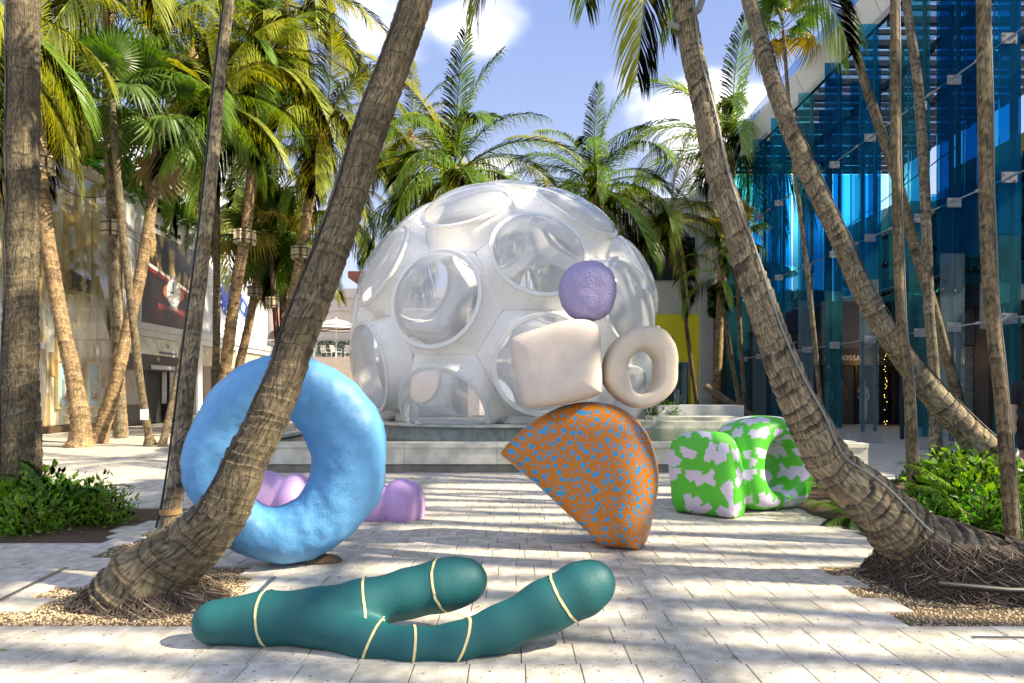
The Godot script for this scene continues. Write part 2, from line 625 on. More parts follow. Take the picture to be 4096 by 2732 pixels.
	tri_tex(mat("tan_wall", lin(0.58, 0.49, 0.34), 0.7), soft_tone, 0.3)
	tri_tex(mat("blush_wall", lin(0.58, 0.5, 0.45), 0.75), soft_tone, 0.3)
	mat("black_front", lin(0.014, 0.014, 0.016), 0.35)
	mat("dark_room", lin(0.02, 0.02, 0.021), 0.6)
	mat("navy_metal", lin(0.02, 0.04, 0.075), 0.35, 0.5)
	mat("grey_front", lin(0.075, 0.075, 0.08), 0.5)
	mat("grey_panel", lin(0.2, 0.2, 0.2), 0.6)
	mat("bronze", lin(0.12, 0.075, 0.04), 0.4, 0.4)
	tri_tex(mat("gold_1", lin(0.74, 0.54, 0.2), 0.38, 0.1), soft_tone, 0.6)
	tri_tex(mat("gold_2", lin(0.8, 0.71, 0.47), 0.4), soft_tone, 0.6)
	tri_tex(mat("gold_3", lin(0.8, 0.78, 0.72), 0.4), soft_tone, 0.6)
	tri_tex(mat("gold_4", lin(0.58, 0.42, 0.18), 0.4, 0.1), soft_tone, 0.6)
	mat("steel", lin(0.55, 0.56, 0.57), 0.28, 0.9)
	mat("plate_grey", lin(0.36, 0.36, 0.37), 0.5, 0.4)
	mat("chair_metal", lin(0.3, 0.29, 0.25), 0.5)
	mat("white_paint", lin(0.8, 0.8, 0.8), 0.45)
	mat("letter_gold", lin(0.75, 0.6, 0.34), 0.3, 0.5)
	mat("letter_black", lin(0.012, 0.012, 0.012), 0.5)
	mat("letter_grey", lin(0.3, 0.31, 0.33), 0.5)
	mat("letter_red", lin(0.3, 0.015, 0.02), 0.5)
	mat("letter_white", lin(0.8, 0.8, 0.8), 0.5)
	mat("yellow_sign", lin(0.88, 0.78, 0.01), 0.5)
	tri_tex(mat("yellow_stucco", lin(0.52, 0.4, 0.1), 0.8), soft_tone, 0.6)
	mat("window_blue", lin(0.3, 0.5, 0.6), 0.4)
	mat("red_roof", lin(0.14, 0.04, 0.03), 0.6)
	mat("skin", lin(0.42, 0.25, 0.17), 0.55)
	mat("hair", lin(0.015, 0.01, 0.008), 0.6)
	mat("cloth_dark", lin(0.012, 0.012, 0.016), 0.85)
	mat("mannequin_white", lin(0.62, 0.6, 0.55), 0.6)
	mat("cloth_cream", lin(0.62, 0.58, 0.5), 0.85)
	mat("cloth_rust", lin(0.25, 0.06, 0.03), 0.85)
	pane("shop_glass", lin(0.1, 0.12, 0.13), 0.14)
	pane("clear_glass", lin(0.5, 0.6, 0.6), 0.05)
	for row in [["glass_blue", 0.05, 0.47, 0.77], ["glass_deep", 0.03, 0.28, 0.54], ["glass_teal", 0.16, 0.56, 0.62], ["glass_sky", 0.42, 0.76, 0.94], ["glass_pale", 0.62, 0.8, 0.84]]:
		var m := mat(row[0], lin(row[1], row[2], row[3], 0.08), 0.02)
		m.refraction_enabled = true
		m.refraction_scale = 0.003
		m.transparency = BaseMaterial3D.TRANSPARENCY_ALPHA
		m.vertex_color_use_as_albedo = false
	pane("roof_glass", lin(0.01, 0.22, 0.62), 0.45)
	pane("roof_glass_pale", lin(0.06, 0.5, 0.8), 0.36)
	var bulb := mat("fairy_bulb", lin(1.0, 0.6, 0.12), 0.5)
	bulb.emission_enabled = true
	bulb.emission = lin(1.0, 0.62, 0.15)
	bulb.emission_energy_multiplier = 1.6
	var s := mat("striped_canvas", Color.WHITE, 0.8)
	var si := Image.create(64, 64, false, Image.FORMAT_RGB8)
	si.fill(Color(0.95, 0.95, 0.93))
	for k in 4: si.fill_rect(Rect2i(0, k * 16, 64, 5), Color(0.12, 0.12, 0.13))
	s.albedo_texture = ImageTexture.create_from_image(si)
	mat("teal_canvas", lin(0.35, 0.62, 0.6), 0.8)


func disc_on(im: Image, o: Vector2, r: float, c: Color, edge: Color) -> void:
	var n := im.get_width()
	for y in range(int(o.y - r - 2), int(o.y + r + 3)):
		for x in range(int(o.x - r - 2), int(o.x + r + 3)):
			var d := Vector2(x, y).distance_to(o)
			if d < r: im.set_pixel(posmod(x, n), posmod(y, n), c)
			elif d < r + 1.3:
				var at := Vector2i(posmod(x, n), posmod(y, n))
				if im.get_pixelv(at).b < 0.5: im.set_pixelv(at, edge)


func stroke_on(im: Image, o: Vector2, half: Vector2, turn: float, c: Color, f: FastNoiseLite) -> void:   # a brushed patch, ragged at both ends
	var n := im.get_width()
	var reach := int(half.length()) + 18
	for y in range(int(o.y) - reach, int(o.y) + reach):
		for x in range(int(o.x) - reach, int(o.x) + reach):
			var q := (Vector2(x, y) - o).rotated(-turn)
			var e := f.get_noise_2d(q.y * 2.2, o.x) * 16.0
			if absf(q.x) < half.x + e and absf(q.y) < half.y + f.get_noise_2d(q.x * 0.6, o.y) * 5.0:
				im.set_pixel(posmod(x, n), posmod(y, n), c)


func bark_image() -> Image:   # columns go round the trunk, rows along it: upright cracks, lichen, stains
	var w := 512
	var h := 512
	var im := Image.create(w, h, false, Image.FORMAT_RGB8)
	var blot := noise(1.0, FastNoiseLite.TYPE_SIMPLEX_SMOOTH, 43, 5)
	for y in h:
		var b := TAU * y / h
		for x in w:
			var a := TAU * x / w
			var c2 := blot.get_noise_3d(cos(a) * 1.6 + cos(b) * 1.8, sin(a) * 1.6, sin(b) * 1.8)
			var c3 := blot.get_noise_3d(cos(a) * 14.0, sin(a) * 14.0 + 5.0, sin(b) * 3.0)
			var t := 0.8 + 0.4 * c2 + 0.08 * c3
			var col := Color(0.96, 0.92, 0.84) * clampf(t * 1.12, 0.2, 1.0)
			col = col.lerp(Color(0.93, 0.95, 0.9), smoothstep(0.2, 0.45, c2 + c3 * 0.5) * 0.5)
			col.a = 1.0
			im.set_pixel(x, y, col)
	var rng := RandomNumberGenerator.new()
	rng.seed = 19
	for k in 170:   # cracks
		var x := rng.randf() * w
		var y0 := rng.randi() % h
		var n := rng.randi_range(30, 120)
		var thick := rng.randf_range(1.5, 4.5)
		var dark := rng.randf_range(0.22, 0.5)
		for i in n:
			x += rng.randf_range(-0.6, 0.6)
			var e := sin(PI * i / n) * thick
			for q in int(ceil(e)):
				var px := posmod(int(x) + q, w)
				var py := posmod(y0 + i, h)
				var c := im.get_pixel(px, py)
				im.set_pixel(px, py, Color(maxf(c.r * dark, 0.12), maxf(c.g * dark, 0.11), maxf(c.b * dark, 0.1)))
	return im


func beds() -> Array:   # openings in the paving: x from, x to, depth from, depth to
	return [[-2.95, -1.92, 4.02, 5.02], [-3.25, -2.62, 5.5, 6.3], [2.4, 4.9, 3.9, 5.15], [-7.2, -3.75, 5.95, 7.7], [3.3, 8.5, 5.4, 10.2], [-4.9, 5.95, 11.4, 19.6]]


func ground() -> void:
	var g := MB.new()
	g.quad(Vector3(-250, -0.05, 60), Vector3(250, -0.05, 60), Vector3(250, -0.05, -400), Vector3(-250, -0.05, -400))
	struct("ground", g.done(), M.far_ground)
	g = MB.new()
	g.quad(Vector3(-17, -0.022, 3), Vector3(19, -0.022, 3), Vector3(19, -0.022, -44), Vector3(-17, -0.022, -44))
	struct("paving_bed", g.done(), M.joint)
	var rng := RandomNumberGenerator.new()
	rng.seed = 77
	var paving := Node3D.new()
	paving.name = "plaza_pavement"
	add_child(paving)
	paving.set_meta("kind", "structure")
	var step := 0.2655
	var size := 0.2608
	var spots := []
	var far := []
	var holes := beds()
	for r in range(8, 165):
		var d := 0.5 + r * step
		var off: float = rng.randf_range(0.25, 0.75) * step + (r % 2) * 0.1
		var half := minf(16.5, d * 0.8 + 1.2)
		for k in range(int(-half / step) - 1, int(half / step) + 1):
			var x := k * step + off
			var free := true
			for b in holes:
				if x > b[0] - 0.05 and x < b[1] + 0.05 and d > b[2] - 0.08 and d < b[3] + 0.08: free = false
			if not free: continue
			if x < -15.3 or x > 16.0: continue
			if absf(x) < d * 0.76 and d > 2.85: spots.append([d, x])
			else: far.append([d, x])
	spots.sort_custom(func(a, b): return a[0] < b[0])
	var kinds := []
	for k in 4:
		var m := MB.new()
		m.bevel(Vector3(0, -0.016 + (0.0006 * k), 0), Vector3(size, 0.032, size - 0.0008 * k), 0.003)
		kinds.append(m.done())
	for i in mini(300, spots.size()):
		part(paving, "paver", kinds[rng.randi() % 4], M["slab_%d" % (rng.randi() % 4)], Vector3(spots[i][1], 0, -spots[i][0]))
	far.append_array(spots.slice(300))
	var rest := [MB.new(), MB.new(), MB.new(), MB.new()]
	for s in far:
		var m: MB = rest[rng.randi() % 4]
		if s[0] < 9.0:
			m.bevel(Vector3(s[1], -0.016, -s[0]), Vector3(size, 0.032, size), 0.003)
		else:
			var h := size * 0.5
			var y := rng.randf_range(-0.001, 0.001)
			m.quad(Vector3(s[1] - h, y, -s[0] + h), Vector3(s[1] + h, y, -s[0] + h), Vector3(s[1] + h, y, -s[0] - h), Vector3(s[1] - h, y, -s[0] - h))
	for k in 4:
		part(paving, "paving_field", rest[k].done(), M["slab_%d" % k]).set_meta("kind", "stuff")
	# beds
	var pits := MB.new()
	for b in holes.slice(0, 3):
		pits.quad(Vector3(b[0] - 0.25, -0.014, -b[2] + 0.25), Vector3(b[1] + 0.25, -0.014, -b[2] + 0.25), Vector3(b[1] + 0.25, -0.014, -b[3] - 0.25), Vector3(b[0] - 0.25, -0.014, -b[3] - 0.25))
	var gravel := part(self, numbered("gravel"), pits.done(), M.gravel)
	gravel.set_meta("kind", "stuff")
	tag(gravel, "fine tan gravel filling the tree pits in the pale paving", "gravel")
	var soil := MB.new()
	for b in holes.slice(3, 5):
		var rows := []
		for i in 25:
			var row := PackedVector3Array()
			for j in 33:
				var e: float = minf(minf(i, 24 - i), minf(j, 32 - j))
				row.append(Vector3(lerpf(b[0] - 0.22, b[1] + 0.22, j / 32.0), -0.018 + clampf(e - 2.0, 0.0, 3.0) * 0.014 + (rng.randf() * 0.012 if e > 2.0 else 0.0), -lerpf(b[2] - 0.22, b[3] + 0.22, i / 24.0)))
			rows.append(row)
		soil.grid(rows, false)
	struct("planting_soil", soil.done(), M.soil)
	# loose pebbles lying in the pits
	var mm := MultiMesh.new()
	mm.transform_format = MultiMesh.TRANSFORM_3D
	mm.use_colors = true
	var peb := MB.new()
	peb.ball(Vector3.ZERO, Vector3(1, 0.7, 0.85), 4, 6)
	mm.mesh = peb.done()
	var places := []
	for b in [[holes[0], 7000], [holes[1], 2500], [holes[2], 9000]]:
		for i in b[1]:
			places.append(Vector3(rng.randf_range(b[0][0] - 0.2, b[0][1] + 0.2), -0.0115, -rng.randf_range(b[0][2] - 0.2, b[0][3] + 0.2)))
	mm.instance_count = places.size()
	for i in places.size():
		var s := rng.randf_range(0.005, 0.0095)
		mm.set_instance_transform(i, Transform3D(Basis.from_euler(Vector3(rng.randf() * 0.6, rng.randf() * TAU, rng.randf() * 0.6)).scaled(Vector3.ONE * s), places[i]))
		var t := rng.randf_range(0.45, 1.25)
		mm.set_instance_color(i, Color(t, t * rng.randf_range(0.85, 1.0), t * rng.randf_range(0.7, 1.0)))
	var mi := MultiMeshInstance3D.new()
	mi.name = "pebbles"
	mi.multimesh = mm
	mi.material_override = M.pebble
	add_child(mi)
	mi.set_meta("kind", "stuff")
	tag(mi, "small loose pebbles lying over the gravel of the tree pits", "pebbles")


func pool() -> void:
	var p := thing("reflecting_pool", "raised rectangular marble pool with still green water round the bubble dome", "pool")
	var rng := RandomNumberGenerator.new()
	rng.seed = 3
	# front wall of slabs with a cap and a recessed base
	var x := -4.9
	while x < 5.9:
		var w := minf(1.55, 5.95 - x)
		pbox(p, "wall_slab", M.marble, Vector3(x + 0.003, 0.125, -11.4), Vector3(x + w - 0.003, 0.4, -11.55))
		pbox(p, "base_slab", M.marble_base, Vector3(x + 0.003, -0.02, -11.46), Vector3(x + w - 0.003, 0.121, -11.6))
		pbox(p, "cap_slab", M.marble, Vector3(x + 0.002, 0.403, -11.37), Vector3(x + w - 0.002, 0.47, -11.85))
		x += 1.55
	for s in [-4.9, 5.95]:
		var d := 11.86
		while d < 19.5:
			pbox(p, "cap_slab", M.marble, Vector3(s - 0.24 * signf(s), 0.403, -d), Vector3(s + 0.03 * signf(s), 0.47, -minf(d + 1.5, 19.6)))
			pbox(p, "wall_slab", M.marble, Vector3(s - 0.15 * signf(s), -0.02, -d - 0.002), Vector3(s, 0.4, -minf(d + 1.498, 19.6)))
			d += 1.5
	pbox(p, "rear_cap", M.marble, Vector3(-4.9, 0.1, -19.61), Vector3(5.95, 0.49, -20.3))
	var w := MB.new()
	w.quad(Vector3(-4.8, 0.38, -11.5), Vector3(5.85, 0.38, -11.5), Vector3(5.85, 0.38, -19.7), Vector3(-4.8, 0.38, -19.7))
	part(p, "water", w.done(), M.water)
	# steps at the far right and a low planter
	for k in 2:
		pbox(p, "step", M.marble, Vector3(3.4 + 0.5 * k, 0.36, -18.3 - 0.5 * k), Vector3(6.6 - 0.3 * k, 0.56 + 0.1 * k, -19.4 - 0.6 * k))
	# round plinth, clad in marble tiles, that carries the dome
	var c := Vector3(-0.134, 0, -16)
	var n := 30
	for k in n:
		var m := MB.new()
		var a0 := TAU * k / n + 0.0012
		var a1 := TAU * (k + 1) / n - 0.0012
		var o := PackedVector3Array()
		for a in [a0, (a0 + a1) / 2, a1]: o.append(Vector3(sin(a), 0, cos(a)))
		for j in 2:
			m.quad(c + o[j] * 3.02 + Vector3(0, 0.2, 0), c + o[j + 1] * 3.02 + Vector3(0, 0.2, 0), c + o[j + 1] * 3.02 + Vector3(0, 0.655, 0), c + o[j] * 3.02 + Vector3(0, 0.655, 0))
		part(p, "plinth_tile", m.done(), M.marble_wet)
	var top := MB.new()
	var rows := []
	for q in [Vector2(2.98, 0.2), Vector2(2.98, 0.655), Vector2(3.15, 0.66), Vector2(3.15, 0.705), Vector2(3.13, 0.712), Vector2(0.01, 0.712)]:
		var row := PackedVector3Array()
		for j in 73:
			row.append(c + Vector3(cos(TAU * j / 72) * q.x, q.y, -sin(TAU * j / 72) * q.x))
		rows.append(row)
	for i in rows.size() - 1: top.grid([rows[i], rows[i + 1]], true)
	part(p, "plinth_top", top.done(), M.marble)


func above(p: Vector3, y: float) -> Vector3:   # nothing of the dome reaches below its plinth
	return Vector3(p.x, maxf(p.y, y), p.z)


func dome() -> void:
	var c := Vector3(-0.134, 2.53, -16)
	var dm := thing("bubble_dome", "white fibreglass dome of round clear bubble windows standing in the pool", "dome", Vector3(c.x, 0.71, c.z))
	var g := (1.0 + sqrt(5.0)) / 2.0
	var vs := []
	for a in [1.0, -1.0]:
		for b in [1.0, -1.0]:
			vs.append(Vector3(0, a, b * g).normalized()); vs.append(Vector3(a, b * g, 0).normalized()); vs.append(Vector3(b * g, 0, a).normalized())
	var e := 9.0
	for i in range(1, 12): e = minf(e, vs[0].distance_to(vs[i]))
	var dirs := vs.duplicate()
	for i in 12:
		for j in i:
			for k in j:
				if absf(vs[i].distance_to(vs[j]) - e) < 1e-3 and absf(vs[j].distance_to(vs[k]) - e) < 1e-3 and absf(vs[i].distance_to(vs[k]) - e) < 1e-3:
					dirs.append((vs[i] + vs[j] + vs[k]).normalized())
	var turn := Basis(Vector3(0.50877, -0.01629, 0.86075), Vector3(0.73238, 0.53373, -0.42279), Vector3(-0.45252, 0.8455, 0.28347))
	var out := []
	for d in dirs: out.append(turn * d)
	var rise := Vector3(0, c.y - 0.71, 0)   # from the node's base to the centre
	var axial := 3.363
	var rim := 0.95
	var valley := 3.1
	var cols := 60
	for i in out.size():
		var nn: Vector3 = out[i]
		if nn.y < -0.83: continue
		var s := nn.cross(Vector3.UP if absf(nn.y) < 0.9 else Vector3.RIGHT).normalized()
		var t := nn.cross(s)
		s = -s   # s, t, n right-handed seen from outside
		var a0 := atan2(rim, axial)
		var r0 := Vector2(rim, axial).length()
		var outer := []
		var inner := []
		for q in 11:
			var f := q / 10.0
			var ro := PackedVector3Array()
			var ri := PackedVector3Array()
			for j in cols + 1:
				var ph := TAU * j / cols
				var dir := s * cos(ph) + t * sin(ph)
				var edge := 0.5
				for k in out.size():
					if k == i: continue
					var up := dir.dot(out[k])
					if up > 0.05: edge = minf(edge, atan((1.0 - nn.dot(out[k])) / up))
				edge -= 0.0012
				var a := lerpf(a0, edge, f)
				var r := valley + (r0 - valley) * pow(1.0 - f, 1.8) - 0.04 * smoothstep(0.0, 1.0, f) * smoothstep(0.33, 0.44, edge)
				var p := (nn * cos(a) + dir * sin(a))
				ro.append(above(rise + p * r, 0.004))
				ri.append(above(rise + p * (r - 0.05), 0.002))
			outer.append(ro); inner.append(ri)
		var m := MB.new()
		m.grid(outer, true, true)
		m.grid(inner, true)
		var pn := part(dm, "shell_panel", m.done(), M.shell)
		# the rim ring
		var ring := []
		for w in [Vector2(rim - 0.055, axial - 0.05), Vector2(rim - 0.055, axial + 0.03), Vector2(rim - 0.045, axial + 0.04), Vector2(rim + 0.025, axial + 0.04), Vector2(rim + 0.035, axial + 0.03), Vector2(rim + 0.035, axial - 0.03), Vector2(rim - 0.055, axial - 0.05)]:
			var row := PackedVector3Array()
			for j in cols + 1:
				var ph := TAU * j / cols
				row.append(above(rise + nn * w.y + (s * cos(ph) + t * sin(ph)) * w.x, 0.006))
			ring.append(row)
		var rm := MB.new()
		for k in ring.size() - 1: rm.grid([ring[k], ring[k + 1]], true, false)
		part(pn, "rim", rm.done(), M.shell_rim)
		# the bubble
		var cap := []
		for k in 11:
			var f := k / 10.0
			var row := PackedVector3Array()
			var br := (rim - 0.05) * cos(f * PI / 2)
			var bh := 0.27 * sin(f * PI / 2)
			for j in 49:
				row.append(above(rise + nn * (axial + 0.03 + bh) + (s * cos(TAU * j / 48) + t * sin(TAU * j / 48)) * br, 0.008))
			cap.append(row)
		var bm := MB.new()
		bm.grid(cap, true)
		part(dm, "bubble_window", bm.done(), M.bubble)
		if nn.z > -0.35:
			var bolts := MB.new()
			for j in 22:
				var ph := TAU * (j + 0.5) / 22
				var dir := s * cos(ph) + t * sin(ph)
				if (rise + nn * axial + dir * rim).y < 0.05: continue
				bolts.ball(rise + nn * (axial - 0.02) + dir * (rim + 0.037), Vector3.ONE * 0.014, 4, 6)
				bolts.ball(rise + nn * (axial - 0.115) + dir * (rim + 0.052), Vector3.ONE * 0.011, 4, 6)
			if bolts.v.is_empty(): continue
			var bo := part(pn, "bolts", bolts.done(), M.bolt)
			bo.set_meta("kind", "stuff")
	pbox(dm, "door_sill", M.shell_rim, Vector3(-1.75, 0.002, 2.35), Vector3(-0.2, 0.06, 2.72))


func ccw(o: PackedVector2Array) -> PackedVector2Array:
	var a := 0.0
	for i in o.size(): a += o[i].cross(o[(i + 1) % o.size()])
	if a < 0: o.reverse()
	return o


func pillow(pts: Array, half: float, round_xy: float, round_z: float, n := 96, rows := 40, bump := 0.0, seed_ := 1) -> ArrayMesh:   # an outline swollen into a body
	var o := ccw(closed(pts, n))
	var c := Vector2.ZERO
	for p in o: c += p
	c /= n
	var f := noise(3.0, FastNoiseLite.TYPE_SIMPLEX_SMOOTH, seed_, 3)
	var g := []
	for i in rows + 1:
		var s := -PI / 2 + PI * i / rows
		var k := pow(maxf(cos(s), 0.0), round_xy)
		var z := half * signf(sin(s)) * pow(absf(sin(s)), round_z)
		var row := PackedVector3Array()
		for j in n + 1:
			var q: Vector2 = c + (o[j % n] - c) * k
			var p := Vector3(q.x, q.y, z)
			p += (p - Vector3(c.x, c.y, 0)).normalized() * f.get_noise_3dv(p) * bump
			row.append(p)
		g.append(row)
	var m := MB.new()
	m.grid(g, true, false, side_uv(g))
	return m.done()


func side_uv(g: Array) -> Array:   # metres along the front, wrapping on round the flank
	var out := []
	for row in g:
		var u := PackedVector2Array()
		for p in row: u.append(Vector2(p.x - p.z * 0.9, -p.y))
		out.append(u)
	return out


func ring_body(outer: Array, inner: Array, half: float, e: float, n := 128, rows := 48, bump := 0.0, seed_ := 1) -> ArrayMesh:   # a ring between two outlines
	var o := ccw(closed(outer, n))
	var h := ccw(closed(inner, n))
	var c := Vector2.ZERO
	for p in h: c += p
	c /= n
	o = by_angle(o, c, n)
	h = by_angle(h, c, n)
	var f := noise(2.2, FastNoiseLite.TYPE_SIMPLEX_SMOOTH, seed_, 4)
	var g := []
	for i in rows + 1:
		var a := TAU * i / rows
		var k := 0.5 - 0.5 * signf(cos(a)) * pow(absf(cos(a)), e)
		var z := -half * signf(sin(a)) * pow(absf(sin(a)), e)
		var row := PackedVector3Array()
		for j in n + 1:
			var q := h[j % n].lerp(o[j % n], 1.0 - k)
			var mid := h[j % n].lerp(o[j % n], 0.5)
			var p := Vector3(q.x, q.y, z * (0.85 + 0.3 * (o[j % n] - h[j % n]).length() / (half * 2.2) * 0.5))
			p += (p - Vector3(mid.x, mid.y, 0)).normalized() * f.get_noise_3dv(p * 1.4) * bump
			row.append(p)
		g.append(row)
	var m := MB.new()
	m.grid(g, true, true, side_uv(g), [], true)
	return m.done()


func by_angle(o: PackedVector2Array, c: Vector2, n: int) -> PackedVector2Array:   # where rays from the middle cross the outline
	var out := PackedVector2Array()
	for j in n:
		var a := TAU * j / n
		var d := Vector2(cos(a), sin(a))
		var best := 0.1
		for i in o.size():
			var p := o[i] - c
			var q := o[(i + 1) % o.size()] - c
			var w := d.cross(q - p)
			if absf(w) < 1e-9: continue
			var t := p.cross(q - p) / w
			var u := p.cross(d) / w
			if t > 0 and u >= -0.001 and u <= 1.001: best = maxf(best, t)
		out.append(c + d * best)
	return out


func ellipse(cx: float, cy: float, rx: float, ry: float, n := 16) -> Array:
	var out := []
	for i in n: out.append(Vector2(cx + rx * cos(TAU * i / n), cy + ry * sin(TAU * i / n)))
	return out


func sculptures() -> void:
	var V2 := func(x, y): return Vector2(x, y)
	# blue ring
	var outer := ellipse(0, 0.785, 0.735, 0.785, 20)
	for i in 20: outer[i] += Vector2(0.02 * sin(i * 1.7), 0.014 * cos(i * 2.3))
	var b := ring_body(outer, ellipse(-0.1, 0.765, 0.26, 0.34), 0.27, 0.95, 160, 56, 0.026, 6)
	solo("ring_sculpture", b, M.blue, "big rough blue ring sculpture standing on edge behind the leaning palm", "sculpture", Vector3(-1.7, 0.02, -5.2), turn_y(14))
	var wedge := MB.new()
	wedge.ball(Vector3.ZERO, Vector3(0.19, 0.05, 0.1), 8, 14)
	solo("foot_wedge", wedge.done(), M.gravel, "dark rough mortar wedge under the foot of the blue ring", "wedge", Vector3(-1.5, 0.012, -5.28))
	# orange fan-shaped body
	var orange := []
	for p in [[-0.13, 0.78], [-0.06, 0.865], [0.09, 1.0], [0.28, 1.125], [0.46, 1.2], [0.66, 1.23], [0.84, 1.21], [0.99, 1.14], [1.12, 1.02], [1.2, 0.87], [1.25, 0.66], [1.25, 0.49], [1.21, 0.29], [1.18, 0.12], [1.135, 0.02], [1.09, 0.0], [0.85, 0.0], [0.79, 0.025], [0.73, 0.085], [0.58, 0.205], [0.43, 0.33], [0.28, 0.455], [0.09, 0.6], [-0.04, 0.7], [-0.11, 0.752]]:
		orange.append(Vector2(p[0] - 0.75, p[1]))
	solo("fan_sculpture", pillow(orange, 0.33, 0.5, 0.78, 144, 48), M.orange, "orange fan-shaped sculpture with blue dots, lowest of the stack", "sculpture", Vector3(0.75, 0.0, -5.9), turn_y(-22))
	var cream := []
	for p in [[-0.01, 1.73], [0.04, 1.79], [0.24, 1.86], [0.46, 1.92], [0.63, 1.925], [0.72, 1.89], [0.755, 1.82], [0.77, 1.58], [0.775, 1.35], [0.74, 1.285], [0.5, 1.215], [0.28, 1.18], [0.17, 1.18], [0.11, 1.22], [0.06, 1.36], [0.015, 1.56]]:
		cream.append(Vector2(p[0] - 0.4, p[1] - 1.18))
	solo("block_sculpture", pillow(cream, 0.27, 0.3, 0.55), M.cream, "rounded cream block balanced on the left of the orange sculpture", "sculpture", Vector3(0.4, 1.183, -5.88), turn_y(-8))
	var ro := []
	for p in [[1.42, 1.53], [1.41, 1.39], [1.34, 1.28], [1.23, 1.2], [1.1, 1.17], [0.97, 1.21], [0.86, 1.29], [0.79, 1.39], [0.78, 1.5], [0.81, 1.64], [0.89, 1.76], [1.02, 1.85], [1.17, 1.88], [1.3, 1.85], [1.39, 1.74], [1.42, 1.63]]:
		ro.append(Vector2(p[0] - 1.1, p[1] - 1.17))
	var ri := []
	for p in [[1.23, 1.52], [1.23, 1.42], [1.19, 1.34], [1.14, 1.31], [1.08, 1.3], [1.03, 1.33], [1.01, 1.39], [1.0, 1.46], [0.99, 1.52], [1.0, 1.57], [1.02, 1.61], [1.06, 1.65], [1.11, 1.67], [1.17, 1.65], [1.21, 1.61], [1.23, 1.57]]:
		ri.append(Vector2(p[0] - 1.1, p[1] - 1.17))
	solo("loop_sculpture", ring_body(ro, ri, 0.16, 0.62), M.beige, "beige oval loop with a hole, leaning on the cream block", "sculpture", Vector3(1.1, 1.172, -5.9), turn_y(4))
	var vi := []
	for p in [[0.4, 2.18], [0.43, 2.29], [0.5, 2.38], [0.6, 2.43], [0.71, 2.43], [0.83, 2.38], [0.88, 2.29], [0.89, 2.17], [0.86, 2.04], [0.8, 1.955], [0.71, 1.92], [0.61, 1.925], [0.5, 1.97], [0.43, 2.06]]:
		vi.append(Vector2(p[0] - 0.65, p[1] - 1.92))
	solo("boulder_sculpture", pillow(vi, 0.2, 0.6, 0.75, 96, 40, 0.02, 3), M.violet, "violet pitted boulder on top of the cream block", "sculpture", Vector3(0.65, 1.922, -5.88))
	# green pair
	var gb := []
	for p in [[-0.40, 0.57], [-0.385, 0.71], [-0.32, 0.83], [-0.17, 0.885], [0.06, 0.89], [0.19, 0.86], [0.29, 0.72], [0.35, 0.48], [0.38, 0.27], [0.37, 0.06], [0.32, 0.0], [0.05, 0.0], [-0.18, 0.0], [-0.33, 0.03], [-0.37, 0.29]]:
		gb.append(Vector2(p[0], p[1]))
	solo("mound_sculpture", pillow(gb, 0.28, 0.42, 0.66), M.green_patches, "green rounded mound with lilac patches, in front of the green ring", "sculpture", Vector3(2.12, 0.0, -7.4), turn_y(-40))
	var go := [Vector2(0.56, 0.45), Vector2(0.53, 0.24), Vector2(0.44, 0.06), Vector2(0.28, 0.0), Vector2(0, 0.0), Vector2(-0.28, 0.0), Vector2(-0.45, 0.07), Vector2(-0.54, 0.25), Vector2(-0.56, 0.5), Vector2(-0.5, 0.78), Vector2(-0.36, 0.97), Vector2(-0.12, 1.04), Vector2(0.14, 1.04), Vector2(0.36, 0.98), Vector2(0.49, 0.8), Vector2(0.55, 0.62)]
	solo("thick_ring_sculpture", ring_body(go, ellipse(0.02, 0.5, 0.21, 0.29), 0.38, 0.78), M.green_ring, "thick green ring with lilac patches behind the green mound", "sculpture", Vector3(2.87, 0.0, -7.85), turn_y(25))
	# pink lobes
	var pk := Blob.new(Vector3(-1.35, -0.1, -0.55), Vector3(1.35, 0.75, 0.55), 0.028, 0.012)
	for q in [[-1.02, 0.1, 0.05, 0.24, 0.24, 0.28, 0.1], [-0.72, 0.2, 0.0, 0.26, 0.3, 0.32, -0.5], [-0.42, 0.15, -0.02, 0.2, 0.32, 0.34, -0.25], [-0.1, 0.12, 0.0, 0.22, 0.26, 0.3, 0.0], [0.2, 0.1, 0.0, 0.2, 0.24, 0.28, 0.0], [0.46, 0.12, 0.03, 0.2, 0.26, 0.3, 0.2], [0.74, 0.12, 0.06, 0.22, 0.29, 0.31, 0.1], [0.85, 0.1, 0.02, 0.13, 0.28, 0.27, 0.0]]:
		pk.egg(Vector3(q[0], q[1], q[2]), Vector3(q[3], q[4], q[5]), Basis(Vector3.BACK, q[6]))
	var pm := MB.new()
	pk.add_to(pm, 0.0)
	solo("lobed_sculpture", pm.done(), M.pink, "low pink lobed sculpture lying behind the blue ring", "sculpture", Vector3(-1.9, 0.0, -7.2), turn_y(3))
	# teal forked body with pale lines
	var tl := Blob.new(Vector3(-2.0, -0.1, -0.45), Vector3(0.85, 0.7, 0.5), 0.02, 0.02)
	tl.chain([Vector3(-1.55, 0.11, 0.02), Vector3(-1.3, 0.12, 0), Vector3(-1.02, 0.13, 0), Vector3(-0.8, 0.18, -0.03), Vector3(-0.55, 0.232, -0.08), Vector3(-0.32, 0.275, -0.12)], [0.113, 0.132, 0.14, 0.126, 0.122, 0.13])
	tl.chain([Vector3(-0.38, 0.265, -0.11), Vector3(-0.25, 0.285, -0.13)], [0.134, 0.115])
